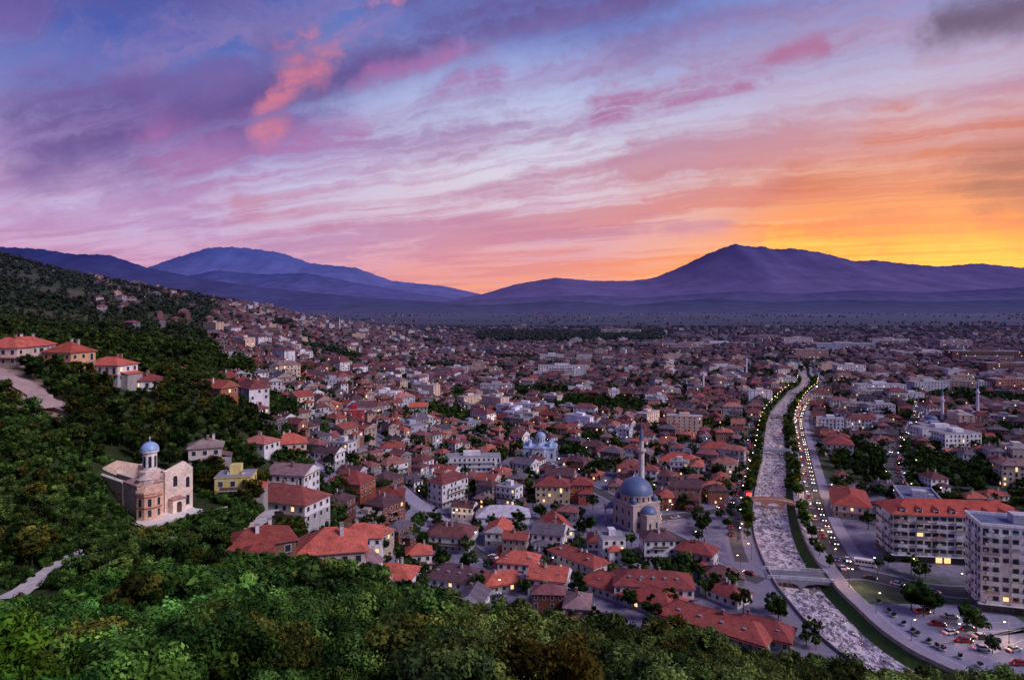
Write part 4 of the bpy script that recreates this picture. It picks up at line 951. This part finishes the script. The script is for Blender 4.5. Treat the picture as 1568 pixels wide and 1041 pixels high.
# ------------------------------------------------------------------ world / sky
w = bpy.data.worlds.new('World'); sc.world = w; w.use_nodes = True; t = NT(w.node_tree); t.n.clear()
w.cycles.sampling_method = 'NONE'
out = t.n.new('ShaderNodeOutputWorld')
D = t.n.new('ShaderNodeTexCoord').outputs['Generated']; x, y, z = t.sep(D)
zc = t.m('MAXIMUM', z, 0)
A = t.m('ARCTAN2', x, y); Eh = t.m('DIVIDE', zc, t.m('SQRT', t.m('ADD', t.m('MULTIPLY', x, x), t.m('MULTIPLY', y, y))))
_, wn = t.noise(D, 5, 6, .62)
warp = t.v('MULTIPLY', t.v('SUBTRACT', wn, (.5,.5,.5)), (.34,.17,0))
AE = t.xyz(A, Eh, 0); WAE = t.v('ADD', AE, warp)
e2 = t.m('DIVIDE', t.m('ADD', Eh, t.m('MULTIPLY', t.sep(warp)[1], .3)), .6, clamp=True)
def st(l): return [(p/.6, S(*c)) for p, c in l]
left = t.ramp(e2, st([(0,(222,150,172)),(.05,(212,162,198)),(.1,(202,176,216)),(.17,(188,182,224)),(.25,(124,138,205)),(.35,(74,92,174)),(.6,(50,66,136))]))
midc = t.ramp(e2, st([(0,(250,165,120)),(.035,(238,152,140)),(.075,(224,160,172)),(.13,(219,196,212)),(.2,(214,208,228)),(.3,(178,186,226)),(.4,(114,134,205)),(.6,(68,84,155))]))
right = t.ramp(e2, st([(0,(255,200,80)),(.05,(255,178,62)),(.1,(244,140,76)),(.15,(226,146,112)),(.2,(212,172,176)),(.28,(184,178,212)),(.4,(126,142,204)),(.6,(72,88,155))]))
fR = t.m('MULTIPLY', t.mr(A, .05, .45, 0, 1), t.mr(A, 1.0, 2.2, 1, 0)); fL = t.mr(A, -.02, -.5, 0, 1)
base = t.mix(fL, t.mix(fR, midc, right), left)
zz = t.m('ADD', zc, .07); px = t.m('DIVIDE', x, zz); py = t.m('DIVIDE', y, zz)
sa = t.m('ADD', t.m('MULTIPLY', px, .86), t.m('MULTIPLY', py, -.5)); sb = t.m('ADD', t.m('MULTIPLY', px, .5), t.m('MULTIPLY', py, .86))
cv = t.v('ADD', t.xyz(t.m('MULTIPLY', sa, .36), sb, 0), t.v('SCALE', wn, scale=.6))
n1, _ = t.noise(cv, 1.3, 6, .6, .3); n2, _ = t.noise(t.v('ADD', t.v('MULTIPLY', cv, (.6, 1.7, 1)), (7, 3, 0)), 2.1, 6, .64, .3)
cm = t.mr(n1, .42, .6, 0, 1); cw = t.mr(n2, .44, .68, 0, 1)
cl = t.ramp(e2, st([(0,(200,130,165)),(.1,(180,130,180)),(.2,(160,122,182)),(.28,(124,98,166)),(.4,(96,80,148)),(.6,(64,64,125))]))
cr = t.ramp(e2, st([(0,(255,160,60)),(.06,(250,135,70)),(.12,(222,112,92)),(.18,(202,118,120)),(.26,(176,124,158)),(.4,(132,104,160)),(.6,(76,74,135))]))
fM = t.mr(A, -.35, .4, 0, 1); cc = t.mix(fM, cl, cr)
wk = t.m('MULTIPLY', cw, t.mr(Eh, .2, .42, .6, .45))
col = t.mix(wk, base, t.mix(fR, t.mix(t.mr(Eh, .05, .3, 0, 1), (.68,.36,.50), (.36,.22,.46)), t.mix(t.mr(Eh, .05, .25, 0, 1), (1, .52, .14), (.46,.27,.42))))
col = t.mix(t.m('MULTIPLY', cm, .75), col, cc)
def ae(u, v): a = math.atan((u-CU)/F); return (a, (HZ-v)/F*math.cos(a), 0)
def seg(p0, p1, wpx):
    a = ae(*p0); b = ae(*p1); ba = (b[0]-a[0], b[1]-a[1], 0); L2 = ba[0]**2+ba[1]**2; wd = wpx/F
    pa = t.v('SUBTRACT', WAE, a); h = t.m('DIVIDE', t.v('DOT_PRODUCT', pa, ba), L2, clamp=True)
    dd = t.v('LENGTH', t.v('SUBTRACT', pa, t.v('SCALE', ba, scale=h)))
    return t.mr(dd, 0, wd*2.4, 1, 0)
def group(segs): 
    r = None
    for s_ in segs:
        v_ = seg(*s_); r = v_ if r is None else t.m('MAXIMUM', r, v_)
    return r
tex = t.mr(n2, .36, .62, .1, 1); tex2 = t.mr(n2, .32, .58, .4, 1)
def layer(col, segs, c, k, tx): return t.mix(t.m('MULTIPLY', t.m('MULTIPLY', group(segs), tx), k), col, c)
col = layer(col, [((60,190),(330,165),42),((300,160),(700,70),40),((640,40),(1020,-20),46)], S(96,76,142), .88, tex2)
col = layer(col, [((180,220),(560,235),28),((560,135),(740,110),18)], S(172,108,168), .75, tex)
col = layer(col, [((1430,45),(1620,-10),26)], S(86,70,108), .88, tex2)
col = layer(col, [((900,172),(1230,90),14)], S(168,106,155), .95, tex)
col = layer(col, [((405,180),(450,115),20),((460,80),(580,10),12)], S(228,128,146), .75, tex)
col = layer(col, [((380,300),(900,345),16),((900,345),(1200,300),14)], S(192,126,160), .7, tex)
col = layer(col, [((1200,300),(1600,285),28),((1330,235),(1600,200),22)], S(200,104,88), .85, tex)
col = layer(col, [((1480,275),(1650,260),30)], S(140,82,92), .8, tex2)
col = layer(col, [((1200,392),(1620,375),11)], (1.0,.5,.08), .8, tex)
nis = t.n.new('ShaderNodeTexSky'); nis.sky_type = 'NISHITA'; nis.sun_disc = False; nis.sun_elevation = math.radians(4); nis.sun_rotation = math.radians(33)
b1 = t.n.new('ShaderNodeBackground'); t.put(b1.inputs[0], col); b1.inputs[1].default_value = 1.0
b2 = t.n.new('ShaderNodeBackground'); t.put(b2.inputs[0], nis.outputs[0]); b2.inputs[1].default_value = .008
ad = t.n.new('ShaderNodeAddShader'); t.l.new(b1.outputs[0], ad.inputs[0]); t.l.new(b2.outputs[0], ad.inputs[1]); t.l.new(ad.outputs[0], out.inputs[0])

sd = bpy.data.lights.new('sun', 'SUN'); sd.energy = 2.35; sd.angle = math.radians(24); sd.color = (1, .87, .95)
so = bpy.data.objects.new('sun', sd); COL.objects.link(so)
az, el = math.radians(118), math.radians(38)
so.rotation_euler = Vector((-math.sin(az)*math.cos(el), -math.cos(az)*math.cos(el), -math.sin(el))).to_track_quat('-Z', 'Y').to_euler()

cd = bpy.data.cameras.new('camera'); cd.sensor_width = 36; cd.lens = 36*F/1568; cd.shift_y = -(520.5-HZ)/1568; cd.clip_start = .5; cd.clip_end = 90000
co = bpy.data.objects.new('camera', cd); COL.objects.link(co); co.location = (0, 0, CAMZ); co.rotation_euler = (math.pi/2, 0, 0); sc.camera = co
sc.view_settings.view_transform = 'Standard'; sc.view_settings.look = 'None'; sc.view_settings.exposure = 0
print('trees', cnt, 'objects', len(bpy.data.objects))
